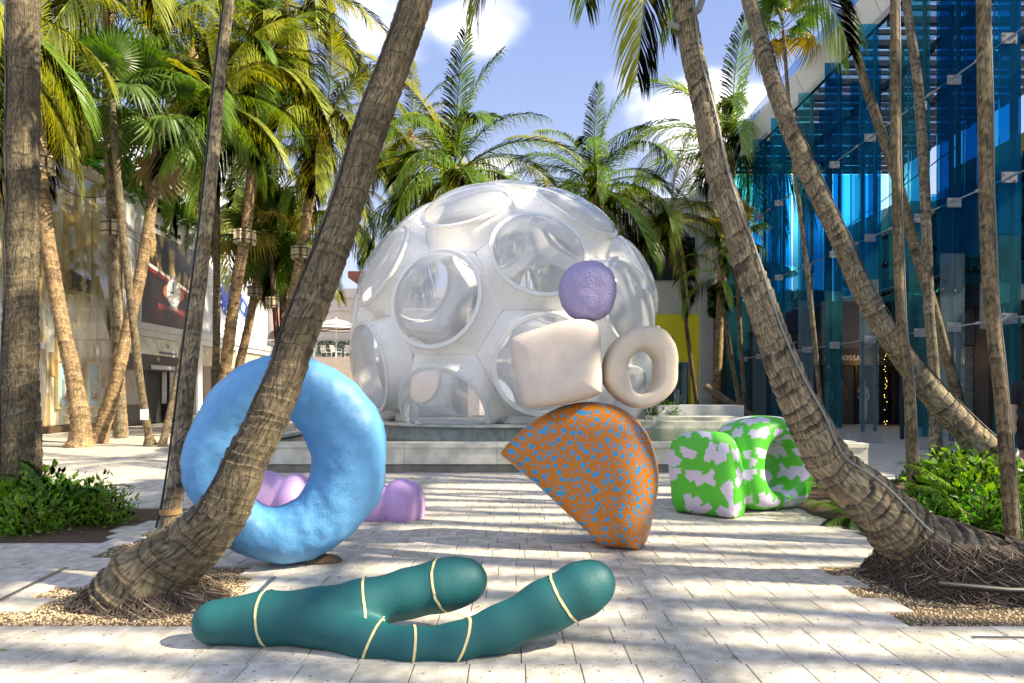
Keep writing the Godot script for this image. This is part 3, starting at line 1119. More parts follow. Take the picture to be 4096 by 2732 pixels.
	tl.chain([Vector3(-1.02, 0.12, 0.04), Vector3(-0.74, 0.06, 0.14), Vector3(-0.5, 0.045, 0.19), Vector3(-0.28, 0.06, 0.19), Vector3(-0.06, 0.115, 0.14), Vector3(0.17, 0.21, 0.09), Vector3(0.36, 0.29, 0.05), Vector3(0.42, 0.318, 0.04)], [0.12, 0.095, 0.085, 0.092, 0.108, 0.126, 0.13, 0.115])
	var tm := MB.new()
	tl.add_to(tm, 0.0)
	var teal := thing("forked_sculpture", "long low teal forked sculpture with pale line bands, nearest the viewer", "sculpture", Vector3(0.0, 0.0, -3.58))
	part(teal, "body", tm.done(), M.teal)
	for q in [[Vector3(-1.27, 0.12, 0), Vector3(1, 0.16, 0.12)], [Vector3(-0.76, 0.19, -0.04), Vector3(1, 0.2, -0.1)], [Vector3(-0.36, 0.268, -0.11), Vector3(1, 0.3, 0.3)], [Vector3(-0.7, 0.06, 0.15), Vector3(1, -0.4, 0.1)], [Vector3(-0.5, 0.045, 0.17), Vector3(1, -0.12, -0.25)], [Vector3(-0.27, 0.062, 0.17), Vector3(1, -0.45, -0.3)], [Vector3(0.27, 0.255, 0.07), Vector3(1, 0.62, 0.1)]]:
		band(teal, tl, q[0], q[1].normalized())


func band(parent: Node, f: Blob, at: Vector3, axis: Vector3) -> void:   # a painted line round a limb, laid on its surface
	var a := axis.cross(Vector3.UP).normalized()
	var b := axis.cross(a)
	var rows := [PackedVector3Array(), PackedVector3Array(), PackedVector3Array()]
	for j in 49:
		var d := a * cos(TAU * j / 48) + b * sin(TAU * j / 48)
		for k in 3:
			var o := at + axis * (k - 1) * 0.0065
			var t := 0.0
			while t < 0.2 and f.sample(o + d * t) < -0.0005: t += 0.004
			var p := o + d * (t + 0.0022)
			p.y = maxf(p.y, 0.001)
			rows[k].append(p)
	var m := MB.new()
	m.grid(rows, true)
	part(parent, "painted_line", m.done(), M.cream_line)


func palm_list() -> Array:   # kind, label, bark, ring spacing, ring depth, sides, step, trunk as x y z radius, crown kind, fronds, length, leaf, lowest angle, seed
	return [
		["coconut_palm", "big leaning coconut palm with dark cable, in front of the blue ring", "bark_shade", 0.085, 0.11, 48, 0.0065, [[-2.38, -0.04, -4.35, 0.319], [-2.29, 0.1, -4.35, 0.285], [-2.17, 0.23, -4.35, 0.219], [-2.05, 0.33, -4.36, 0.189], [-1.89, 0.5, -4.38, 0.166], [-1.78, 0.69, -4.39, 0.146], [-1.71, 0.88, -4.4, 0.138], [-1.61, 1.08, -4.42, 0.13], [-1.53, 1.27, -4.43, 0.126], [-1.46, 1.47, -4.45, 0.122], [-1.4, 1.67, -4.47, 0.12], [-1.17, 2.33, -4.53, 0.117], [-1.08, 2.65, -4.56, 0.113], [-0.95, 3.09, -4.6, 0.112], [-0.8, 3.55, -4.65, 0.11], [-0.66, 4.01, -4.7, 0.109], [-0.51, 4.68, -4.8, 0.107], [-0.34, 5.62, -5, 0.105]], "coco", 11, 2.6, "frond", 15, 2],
		["coconut_palm", "big leaning coconut palm rooted in gravel at lower right", "bark_near", 0.088, 0.14, 48, 0.0065, [[3.23, -0.08, -4.75, 0.455], [3.01, 0.1, -4.75, 0.333], [2.72, 0.34, -4.75, 0.215], [2.45, 0.6, -4.75, 0.179], [2.25, 0.8, -4.8, 0.159], [2.11, 1.07, -4.82, 0.141], [1.98, 1.36, -4.85, 0.124], [1.81, 1.94, -4.95, 0.107], [1.69, 2.41, -5.05, 0.097], [1.65, 2.56, -5.05, 0.092], [1.54, 3.02, -5.15, 0.089], [1.5, 3.49, -5.3, 0.088], [1.45, 4.05, -5.5, 0.09], [1.4, 4.53, -5.6, 0.089], [1.33, 5.31, -5.8, 0.089], [1.32, 6.02, -6, 0.088]], "coco", 13, 2.3, "frond_gold", -20, 5],
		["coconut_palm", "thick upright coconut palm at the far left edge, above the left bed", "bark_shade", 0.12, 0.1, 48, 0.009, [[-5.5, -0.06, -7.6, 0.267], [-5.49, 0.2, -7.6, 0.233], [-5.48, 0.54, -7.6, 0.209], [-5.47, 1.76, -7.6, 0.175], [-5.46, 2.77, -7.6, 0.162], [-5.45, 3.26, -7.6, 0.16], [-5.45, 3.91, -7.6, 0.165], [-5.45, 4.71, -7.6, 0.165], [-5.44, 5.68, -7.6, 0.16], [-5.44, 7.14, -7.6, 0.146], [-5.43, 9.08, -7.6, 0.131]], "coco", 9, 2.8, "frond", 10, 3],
		["coconut_palm", "leaning coconut palm growing out of the right bed, behind the slim grey palm", "bark_near", 0.12, 0.12, 40, 0.009, [[6.72, 0, -8.6, 0.214], [6.17, 0.43, -8.6, 0.187], [5.73, 0.96, -8.8, 0.168], [5.29, 1.61, -9, 0.155], [4.79, 2.56, -9.2, 0.132], [4.51, 3.43, -9.4, 0.123], [4.32, 4.08, -9.6, 0.123], [4.17, 4.66, -9.8, 0.125], [3.92, 5.71, -10.1, 0.116], [3.78, 6.7, -10.4, 0.11], [3.71, 7.47, -10.7, 0.106], [3.61, 8.63, -11, 0.102]], "coco", 9, 2.8, "frond", 10, 7],
		["slim_palm", "slim pale palm with a cable, left of the blue ring", "bark_grey", 0.12, 0.012, 24, 0.02, [[-3.06, 0, -6, 0.08], [-3, 0.24, -6, 0.08], [-2.95, 0.7, -6.05, 0.075], [-2.9, 1.39, -6.1, 0.068], [-2.86, 2.11, -6.2, 0.063], [-2.82, 2.86, -6.3, 0.056], [-2.78, 3.48, -6.35, 0.053], [-2.75, 4.09, -6.4, 0.049], [-2.73, 4.72, -6.5, 0.046], [-2.69, 5.05, -6.5, 0.044], [-2.66, 6.16, -6.6, 0.042]], "fan", 10, 0.9, "fan", 0, 11],
		["slim_palm", "slim straight palm in the right bed, crossing the leaning palm", "bark_slim", 0.13, 0.012, 20, 0.02, [[4.38, -0, -7.4, 0.076], [4.35, 0.23, -7.4, 0.061], [4.3, 1.32, -7.4, 0.05], [4.22, 2.03, -7.4, 0.047], [4.24, 2.95, -7.5, 0.048], [4.27, 3.99, -7.6, 0.046], [4.32, 5.01, -7.7, 0.047], [4.37, 5.8, -7.8, 0.045], [4.46, 7.19, -8, 0.043]], "fan", 8, 0.8, "fan", 10, 12],
		["slim_palm", "slim brown palm nearest the right edge of the bed", "bark_slim", 0.12, 0.014, 20, 0.02, [[4.19, -0, -5.7, 0.069], [4.17, 0.22, -5.7, 0.056], [4.13, 0.73, -5.7, 0.053], [4.08, 1.31, -5.7, 0.051], [4.05, 1.9, -5.75, 0.053], [4.04, 2.61, -5.8, 0.056], [4.09, 3.57, -5.9, 0.055], [4.14, 4.76, -6, 0.052], [4.21, 5.99, -6.1, 0.049]], "fan", 8, 0.8, "fan", 10, 13],
		["slim_palm", "grey mottled palm standing in a pit before the glass fins", "bark_grey", 0.16, 0.012, 20, 0.03, [[7.6, -0, -12.2, 0.14], [7.58, 0.24, -12.2, 0.109], [7.56, 1.33, -12.2, 0.09], [7.51, 2.11, -12.2, 0.086], [7.45, 2.89, -12.2, 0.086], [7.46, 4.47, -12.3, 0.086], [7.45, 5.92, -12.4, 0.087], [7.41, 7.16, -12.5, 0.08], [7.31, 8.33, -12.6, 0.072], [7.27, 9.91, -12.8, 0.069]], "fan", 9, 1, "fan", 0, 14],
		["slim_palm", "slim leaning palm crossing the grey mottled palm, by the glass fins", "bark_slim", 0.16, 0.014, 20, 0.03, [[9.03, 0.01, -13.4, 0.12], [8.88, 0.7, -13.4, 0.107], [8.68, 1.51, -13.4, 0.103], [8.46, 2.27, -13.4, 0.098], [8.25, 3.04, -13.4, 0.098], [7.95, 4.26, -13.5, 0.095], [7.69, 5.5, -13.6, 0.091], [7.37, 6.87, -13.8, 0.088], [7.05, 8.3, -14, 0.08], [6.9, 9.49, -14.2, 0.077], [6.7, 11.08, -14.4, 0.069]], "fan", 9, 1, "fan", 0, 15],
		["thatch_palm", "tall wire-thin fan palm against the sky by the white roof edge", "bark_grey", 0.2, 0.02, 10, 0.06, [[8.87, 0.01, -19.5, 0.087], [8.82, 0.98, -19.5, 0.068], [8.64, 2.84, -19.5, 0.068], [8.46, 4.59, -19.5, 0.068], [8.29, 6.35, -19.6, 0.063], [8.14, 8.43, -19.8, 0.057], [8.07, 10.29, -20, 0.051], [7.95, 11.94, -20, 0.051]], "fan", 15, 1, "fan_gold", -40, 16],
		["coconut_palm", "curved coconut palm in front of the gold panels, base flared", "bark_tan", 0.19, 0.14, 26, 0.02, [[-10.58, -0, -16.7, 0.341], [-10.55, 0.24, -16.7, 0.266], [-10.57, 0.7, -16.7, 0.224], [-10.8, 1.77, -16.8, 0.188], [-11.15, 3.07, -16.9, 0.173], [-11.45, 4.38, -17, 0.174], [-11.69, 5.49, -17.1, 0.175], [-11.84, 6.39, -17.2, 0.17], [-11.96, 7.42, -17.3, 0.166], [-12.08, 8.34, -17.4, 0.155]], "coco", 10, 3.2, "frond_gold", -40, 21],
		["thatch_palm", "right-leaning fan palm with hanging gold leaves, before the big poster", "bark_tan", 0.17, 0.14, 24, 0.02, [[-10.95, 0.01, -18, 0.264], [-10.75, 0.6, -18, 0.201], [-10.42, 1.69, -18, 0.161], [-10.23, 3.09, -18.2, 0.151], [-10.01, 4.27, -18.3, 0.152], [-9.87, 5.34, -18.4, 0.147], [-9.77, 6.42, -18.5, 0.136], [-9.65, 7.49, -18.5, 0.13], [-9.56, 8.55, -18.5, 0.13]], "fan", 15, 1.45, "fan_gold", -65, 22],
		["thatch_palm", "upright grey fan palm standing between the two leaning left palms", "bark_grey", 0.2, 0.03, 16, 0.05, [[-11.46, -0.01, -20, 0.172], [-11.47, 0.33, -20, 0.128], [-11.53, 1.35, -20, 0.115], [-11.58, 3.14, -20, 0.115], [-11.66, 5.18, -20, 0.121], [-11.74, 7.09, -20, 0.121], [-11.79, 8.63, -20, 0.115], [-11.81, 9.77, -20, 0.115]], "fan", 11, 1.4, "fan", -60, 23],
		["slim_palm", "thin left-leaning palm with a white box near its foot", "bark_slim", 0.2, 0.02, 12, 0.05, [[-8.96, 0.01, -16.9, 0.162], [-9.01, 0.37, -16.9, 0.092], [-9.17, 1.34, -16.9, 0.092], [-9.33, 2.64, -16.9, 0.092], [-9.49, 4.04, -16.9, 0.092], [-9.63, 5.23, -16.9, 0.086], [-9.74, 6.41, -16.9, 0.086], [-9.84, 7.6, -16.9, 0.081], [-9.9, 8.57, -16.9, 0.075]], "fan", 9, 1.2, "fan", -60, 24],
		["slim_palm", "thin right-leaning palm sharing a pit with the one with the white box", "bark_slim", 0.2, 0.02, 12, 0.05, [[-8.67, 0.01, -16.9, 0.14], [-8.6, 0.26, -16.9, 0.086], [-8.51, 1.34, -17.2, 0.082], [-8.38, 2.68, -17.5, 0.084], [-8.38, 4.22, -18, 0.08], [-8.42, 5.83, -18.5, 0.077], [-8.46, 7.65, -19, 0.073], [-8.29, 9.23, -19, 0.073]], "coco", 16, 3.2, "frond_gold", -40, 25],
		["slim_palm", "straight grey palm just right of the slim pale palm", "bark_grey", 0.25, 0.02, 14, 0.06, [[-10.94, 0.01, -25, 0.152], [-10.87, 1.36, -25, 0.136], [-10.82, 3.6, -25, 0.128], [-10.81, 5.83, -25, 0.12], [-10.82, 8.06, -25, 0.12], [-10.87, 10.46, -25, 0.112]], "coco", 18, 3.6, "frond", -30, 26],
		["coconut_palm", "tall coconut palm with a lamp bracket, behind the blue ring's left rim", "bark_tan", 0.22, 0.16, 22, 0.025, [[-9.41, -0.02, -22, 0.243], [-9.41, 0.44, -22, 0.211], [-9.32, 1.36, -22, 0.183], [-9.1, 3.18, -22, 0.183], [-8.85, 5.01, -22, 0.183], [-8.64, 6.13, -22, 0.175], [-8.55, 7.45, -22.2, 0.177], [-8.51, 8.79, -22.4, 0.172], [-8.5, 10.16, -22.6, 0.166], [-8.52, 11.25, -22.8, 0.167], [-8.54, 12.37, -23, 0.176]], "coco", 24, 4.3, "frond_gold", -45, 27],
		["coconut_palm", "dark-ringed coconut palm with a lamp bracket, just left of the big leaning palm", "bark_tan", 0.2, 0.2, 22, 0.025, [[-8.66, -0.02, -24, 0.246], [-8.66, 0.37, -24, 0.214], [-8.2, 2.59, -24, 0.184], [-7.83, 4.19, -24, 0.168], [-7.53, 5.65, -24, 0.168], [-7.31, 6.87, -24, 0.168], [-7.1, 8.25, -24, 0.168], [-6.88, 9.25, -24, 0.176], [-6.72, 10.09, -24, 0.207]], "coco", 25, 3.9, "frond_gold", -25, 28],
		["thatch_palm", "short fan palm with a lamp bracket, before the grey portrait poster", "bark_tan", 0.2, 0.05, 14, 0.05, [[-11.44, -0.02, -28, 0.246], [-11.44, 0.75, -28, 0.214], [-11.19, 2.41, -28, 0.179], [-10.89, 3.69, -28, 0.17], [-10.64, 4.95, -28, 0.161], [-10.46, 6.02, -28, 0.152], [-10.34, 7.27, -28, 0.134]], "fan", 18, 1.5, "fan", -60, 29],
		["thatch_palm", "dark thin fan palm left of the portrait poster's palm cluster", "bark_dark", 0.22, 0.03, 10, 0.07, [[-9.05, -0.02, -27, 0.148], [-9.05, 0.34, -27, 0.129], [-9.23, 2.75, -27, 0.121], [-9.36, 4.47, -27, 0.112], [-9.49, 6.19, -27, 0.103], [-9.57, 7.74, -27, 0.103]], "fan", 18, 1.5, "fan", -60, 30],
		["thatch_palm", "pale banded fan palm in the middle of the cluster by the portrait poster", "bark_grey", 0.22, 0.04, 12, 0.07, [[-9.96, -0.02, -30, 0.22], [-9.96, 0.13, -30, 0.191], [-10.02, 2.91, -30, 0.172], [-10.06, 4.82, -30, 0.163], [-10.06, 6.74, -30, 0.153]], "fan", 18, 1.6, "fan", -60, 31],
		["coconut_palm", "thin young coconut palm, rightmost of the cluster by the portrait poster", "bark_slim", 0.22, 0.03, 10, 0.07, [[-8.99, -0.02, -29, 0.128], [-8.99, 0.26, -29, 0.111], [-9.13, 3.22, -29, 0.102], [-9.32, 5.45, -29, 0.093], [-9.41, 7.67, -29, 0.083]], "coco", 18, 3.3, "frond_gold", -40, 32],
		["coconut_palm", "coconut palm with upright green fronds behind the dome's top left", "bark_tan", 0.22, 0.07, 16, 0.06, [[-1.81, -0.02, -23, 0.38], [-1.81, 0.48, -23, 0.33], [-1.84, 4.29, -23, 0.308], [-1.89, 6.94, -23, 0.294], [-1.92, 8.26, -23, 0.294]], "coco", 34, 4.5, "frond", -40, 33],
		["coconut_palm", "coconut palm behind the dome's top right", "bark_tan", 0.22, 0.07, 16, 0.06, [[3.64, -0.02, -26, 0.324], [3.64, 0.37, -26, 0.282], [3.48, 4.68, -26, 0.257], [3.31, 7.34, -26, 0.249], [3.19, 8.83, -26, 0.249]], "coco", 28, 4.2, "frond", -28, 34],
		["coconut_palm", "coconut palm in front of the white wall right of the dome", "bark_tan", 0.24, 0.07, 16, 0.06, [[8.63, 0.02, -29, 0.259], [8.65, 0.63, -29, 0.194], [8.78, 3.22, -29, 0.185], [8.91, 5.82, -29, 0.185], [9.02, 8.04, -29, 0.185], [9.19, 9.89, -29, 0.176], [9.34, 11.37, -29, 0.185]], "coco", 24, 5, "frond", -18, 35],
		["slim_palm", "wire-thin palm in front of the yellow sign", "bark_dark", 0.25, 0.02, 10, 0.08, [[7.4, -0.02, -27, 0.129], [7.4, 0.28, -27, 0.112], [7.25, 1.37, -27, 0.086], [6.97, 3.44, -27, 0.086], [6.76, 5.5, -27, 0.086], [6.56, 6.88, -27, 0.086], [6.37, 8, -27, 0.103]], "coco", 15, 3.7, "frond_gold", -40, 36],
		["slim_palm", "thin leaning palm, left of a pair by the dark shop under the glass", "bark_slim", 0.25, 0.02, 10, 0.08, [[8.26, -0.02, -24.5, 0.144], [8.26, 0.03, -24.5, 0.125], [8.14, 1.05, -24.5, 0.094], [7.89, 2.46, -24.5, 0.086], [7.67, 3.86, -24.5, 0.078], [7.5, 5.27, -24.5, 0.07]], "coco", 8, 2, "frond", -10, 37],
		["slim_palm", "thin palm, right of a pair by the dark shop under the glass", "bark_slim", 0.25, 0.02, 10, 0.08, [[8.59, 0.01, -25, 0.128], [8.5, 1.36, -25, 0.088], [8.37, 3.28, -25, 0.08], [8.26, 5.51, -25, 0.08], [8.18, 6.79, -25, 0.072]], "fan", 10, 1.1, "fan", -30, 38],
		["coconut_palm", "coconut palm whose long yellow fronds hang over the top left", "bark_tan", 0.22, 0.12, 14, 0.05, [[-11.8, -0.02, -20.6, 0.22], [-11.85, 1.35, -20.6, 0.17], [-11.92, 3.19, -20.6, 0.17], [-12, 5.3, -20.6, 0.17], [-12.07, 7.27, -20.6, 0.17], [-12.17, 10.03, -20.6, 0.17], [-12.19, 12.13, -20.6, 0.17], [-12.17, 13.71, -20.6, 0.17]], "coco", 18, 5.3, "frond_gold", -50, 41],
		["coconut_palm", "coconut palm high behind the slim pale palm, fronds against the sky", "bark_tan", 0.22, 0.12, 14, 0.05, [[-9.71, -0.02, -27, 0.22], [-9.23, 2.75, -27, 0.17], [-8.47, 6.19, -27, 0.17], [-7.99, 9.12, -27, 0.17], [-7.93, 11.71, -27, 0.17], [-8.97, 16.53, -27, 0.17]], "coco", 26, 4.6, "frond_gold", -40, 42],
		["coconut_palm", "short coconut palm deep behind the left palms, fronds low", "bark_tan", 0.22, 0.12, 14, 0.05, [[-13.97, -0.02, -33, 0.22], [-13.66, 4.12, -33, 0.17], [-13.28, 6.86, -33, 0.17], [-13, 8.54, -33, 0.17], [-12.96, 10.44, -33, 0.17]], "coco", 24, 4.2, "frond_gold", -50, 44],
		["coconut_palm", "short gold coconut palm partly behind the big leaning palm", "bark_tan", 0.22, 0.12, 14, 0.05, [[-11.62, -0.02, -34, 0.22], [-10.53, 3.56, -34, 0.17], [-9.49, 6.81, -34, 0.17], [-8.8, 10.07, -34, 0.17]], "coco", 20, 3.2, "frond_gold", -45, 45],
		["coconut_palm", "coconut palm whose crown fills the gap behind the slim pale palm", "bark_tan", 0.22, 0.12, 14, 0.05, [[-10.26, -0.02, -21, 0.22], [-9.96, 1.35, -21, 0.17], [-9.7, 4.03, -21, 0.17], [-9.37, 7.38, -21, 0.17], [-9.25, 9.39, -21, 0.17], [-9.72, 11.27, -21, 0.17]], "coco", 13, 4.2, "frond", -40, 46],
		["coconut_palm", "coconut palm outside the left edge whose gold fronds reach in", "bark_tan", 0.22, 0.12, 14, 0.05, [[-10.25, -0.02, -13, 0.22], [-10.21, 3.82, -13, 0.17], [-10.13, 6.31, -13, 0.17], [-10.08, 8.3, -13, 0.17]], "coco", 18, 3, "frond_gold", -45, 47],
		["coconut_palm", "coconut palm with gold fronds just right of the big leaning trunk", "bark_tan", 0.22, 0.12, 14, 0.05, [[-5.35, -0.02, -31, 0.22], [-5.15, 5.34, -31, 0.17], [-4.86, 10.28, -31, 0.17], [-4.66, 12.66, -31, 0.17]], "coco", 20, 3.6, "frond_gold", -35, 48],
	]


func frond_mesh(elev: float, bend: float, length: float, seed_: int, drop: float) -> ArrayMesh:   # a feather leaf that arches out along +x
	var rng := RandomNumberGenerator.new()
	rng.seed = seed_
	var m := MB.new()
	var n := 16
	var mid := PackedVector3Array()
	var rad := PackedFloat32Array()
	var p := Vector3.ZERO
	for i in n + 1:
		var t := float(i) / n
		mid.append(p)
		rad.append(lerpf(0.04, 0.005, pow(t, 0.6)))
		var a := deg_to_rad(elev - bend * pow(t, 1.25))
		p += Vector3(cos(a), sin(a), sin(t * 2.0 + seed_) * 0.06) * length / n
	m.tint = Color(1.25, 1.15, 0.6)
	m.tube(mid, rad, 4, false)
	var count := 72
	for i in count:
		var t := 0.13 + 0.87 * i / (count - 1.0)
		var f := t * n
		var j := mini(int(f), n - 1)
		var at := mid[j].lerp(mid[j + 1], f - j)
		var tan := (mid[j + 1] - mid[j]).normalized()
		var up := (Vector3.UP - tan * tan.y).normalized()
		if up.length() < 0.1: up = Vector3.LEFT
		var out := tan.cross(up).normalized()
		for s in [-1.0, 1.0]:
			if rng.randf() < 0.03: continue
			var l := length * 0.235 * pow(sin(PI * (0.1 + 0.83 * t)), 0.55) * rng.randf_range(0.86, 1.08)
			var ang := lerpf(0.95, 0.5, t) + rng.randf_range(-0.1, 0.1)
			var dir: Vector3 = (out * s * sin(ang) + tan * cos(ang) + up * rng.randf_range(0.02, 0.25)).normalized()
			var g := drop * rng.randf_range(0.75, 1.3)
			var p0 := at
			var p1 := at + dir * l * 0.38 - Vector3.UP * l * g * 0.08
			var p2 := at + dir * l * 0.72 - Vector3.UP * l * g * 0.38
			var p3 := at + dir * l * 0.93 - Vector3.UP * l * g * 0.95
			var w := (tan - dir * tan.dot(dir)).normalized() * length * 0.0043 * rng.randf_range(0.8, 1.2)
			var nn := dir.cross(w).normalized()
			if nn.y < 0: nn = -nn
			var b := rng.randf_range(0.72, 1.2)
			m.tint = Color(b, b * rng.randf_range(0.93, 1.05), b * rng.randf_range(0.7, 1.1))
			var k := m.add(p0 - w * 0.5, nn)
			m.add(p0 + w * 0.5, nn); m.add(p1 - w, nn); m.add(p1 + w, nn)
			var lo := (nn + Vector3(dir.x, 0, dir.z) * g * 0.8).normalized()
			m.add(p2 - w * 0.8, lo); m.add(p2 + w * 0.8, lo)
			m.tint = m.tint * Color(1.3, 1.1, 0.9)
			m.add(p3, lo)
			m.tri(k, k + 1, k + 3); m.tri(k, k + 3, k + 2); m.tri(k + 2, k + 3, k + 5); m.tri(k + 2, k + 5, k + 4); m.tri(k + 4, k + 5, k + 6)
	return m.done()


func fan_mesh(seed_: int, droop: float) -> ArrayMesh:   # a round pleated fan on a stalk along +x, one metre of blade
	var rng := RandomNumberGenerator.new()
	rng.seed = seed_
	var m := MB.new()
	var stalk := PackedVector3Array([Vector3.ZERO, Vector3(0.35, 0.12, 0), Vector3(0.7, 0.16, 0)])
	m.tint = Color(1.3, 1.2, 0.7)
	m.tube(stalk, PackedFloat32Array([0.016, 0.011, 0.009]), 4, false)
	var hub := Vector3(0.7, 0.16, 0)
	var n := 34
	for i in n:
		var a := lerpf(-2.5, 2.5, i / (n - 1.0))
		var da := 5.0 / (n - 1.0) * 0.52
		var r := 0.78 * (0.82 + 0.18 * cos(a)) * rng.randf_range(0.9, 1.06)
		var b := rng.randf_range(0.72, 1.15)
		m.tint = Color(b, b, b * rng.randf_range(0.8, 1.0))
		var fold := Vector3(0, 0.018, 0)
		var d0 := Vector3(cos(a), 0, sin(a))
		var side := Vector3(-sin(a), 0, cos(a))
		var g := droop * rng.randf_range(0.7, 1.3)
		var rows := []
		for q in 5:
			var f := q / 4.0
			var w: float = [0.0, da * 0.36, da * 0.58, da * 0.4, 0.0][q] * r
			var c := hub + d0 * r * f * (1.0 - 0.12 * g * f) + Vector3(0, 0.1 * f - g * 0.75 * f * f * f, 0) * r
			rows.append([c - side * w, c + fold * (1.0 if q in [1, 2] else 0.4), c + side * w])
		for q in 4:
			var u: Array = rows[q]
			var v: Array = rows[q + 1]
			for h in 2:
				var n0: Vector3 = (v[h + 1] - u[h]).cross(v[h] - u[h + 1]).normalized()
				if n0.y < 0: n0 = -n0
				var k := m.add(u[h], n0); m.add(u[h + 1], n0); m.add(v[h + 1], n0); m.add(v[h], n0)
				m.tri(k, k + 1, k + 2); m.tri(k, k + 2, k + 3)
	return m.done()


func trunk_mesh(pts: Array, ring: float, amp: float, sides: int, step: float, seed_: int, dirt: float) -> ArrayMesh:
	var rng := RandomNumberGenerator.new()
	rng.seed = seed_
	var p := PackedVector3Array()
	for q in pts: p.append(Vector3(q[0], q[1], q[2]))
	var length := 0.0
	for i in p.size() - 1: length += p[i].distance_to(p[i + 1])
	var n := clampi(int(length / step), 20, 1000)
	var c := curve(p, n)
	var f := noise(1.0, FastNoiseLite.TYPE_SIMPLEX_SMOOTH, seed_, 3)
	var rows := []
	var uvs := []
	var cols := []
	var s := 0.0
	var side := Vector3.ZERO
	var ph := rng.randf() * TAU
	var turns := maxf(1.0, roundf(TAU * pts[mini(2, pts.size() - 1)][3] / 0.5))
	for i in n + 1:
		if i: s += c[i].distance_to(c[i - 1])
		var d := (c[mini(i + 1, n)] - c[maxi(i - 1, 0)]).normalized()
		if side == Vector3.ZERO: side = d.cross(Vector3.BACK).normalized()
		side = (side - d * side.dot(d)).normalized()
		var o := d.cross(side)
		var t := float(i) / n * (pts.size() - 1)
		var j := mini(int(t), pts.size() - 2)
		var r := lerpf(pts[j][3], pts[j + 1][3], smoothstep(0.0, 1.0, t - j))
		var row := PackedVector3Array()
		var uv := PackedVector2Array()
		var col := PackedColorArray()
		for k in sides + 1:
			var a := TAU * (k % sides) / sides
			var ca := cos(a)
			var sa := sin(a)
			var q := s / ring + 0.32 * sin(a + ph + s * 0.35) + 0.32 * f.get_noise_3d(ca * 0.9, sa * 0.9, s / ring * 0.25) + 0.9 * f.get_noise_1d(s / ring * 0.3)
			var fr := q - floorf(q)
			var id := floorf(q)
			var depth := 0.55 + 0.9 * absf(f.get_noise_2d(id * 7.3, 3.0))
			var lump := f.get_noise_3d(ca * 1.2, sa * 1.2, s * 3.0) * 0.04 + f.get_noise_3d(ca * 5.0, sa * 5.0, s * 22.0) * 0.018
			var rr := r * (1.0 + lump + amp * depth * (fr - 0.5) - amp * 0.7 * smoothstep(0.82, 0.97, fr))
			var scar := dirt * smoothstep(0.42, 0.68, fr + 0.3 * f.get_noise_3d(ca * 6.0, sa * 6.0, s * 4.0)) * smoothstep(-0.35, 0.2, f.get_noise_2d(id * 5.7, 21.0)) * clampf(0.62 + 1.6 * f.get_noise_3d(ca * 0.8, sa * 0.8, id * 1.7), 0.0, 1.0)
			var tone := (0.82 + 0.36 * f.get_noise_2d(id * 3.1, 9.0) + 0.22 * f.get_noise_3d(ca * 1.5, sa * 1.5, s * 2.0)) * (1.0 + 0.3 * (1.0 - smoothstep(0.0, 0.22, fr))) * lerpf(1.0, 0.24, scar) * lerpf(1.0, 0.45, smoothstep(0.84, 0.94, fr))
			row.append(c[i] + (side * ca + o * sa) * rr)
			uv.append(Vector2(turns * k / sides, s / 0.75))
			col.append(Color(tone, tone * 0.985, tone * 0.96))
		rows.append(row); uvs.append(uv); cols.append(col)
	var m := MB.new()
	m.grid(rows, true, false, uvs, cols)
	return m.done()


func cable_on(tree: Node3D, pts: Array, dir: Vector3, r: float, m: Material, from := 0.0) -> void:   # a cable clipped along the trunk on one side
	var p := PackedVector3Array()
	for q in pts: p.append(Vector3(q[0], q[1], q[2]))
	var c := curve(p, 70)
	var out := PackedVector3Array()
	for i in c.size():
		var t := i / 70.0 * (pts.size() - 1)
		var j := mini(int(t), pts.size() - 2)
		var rr := lerpf(pts[j][3], pts[j + 1][3], t - j)
		var d := (c[mini(i + 1, 70)] - c[maxi(i - 1, 0)]).normalized()
		var o := (dir - d * dir.dot(d)).normalized()
		o = o.rotated(d, 0.12 * sin(i * 0.55))
		if c[i].y < from: continue
		out.append(c[i] + o * (rr * 1.03 + r) - tree.position)
	var b := MB.new()
	b.tube(out, PackedFloat32Array([r]), 6)
	part(tree, "cable", b.done(), m)


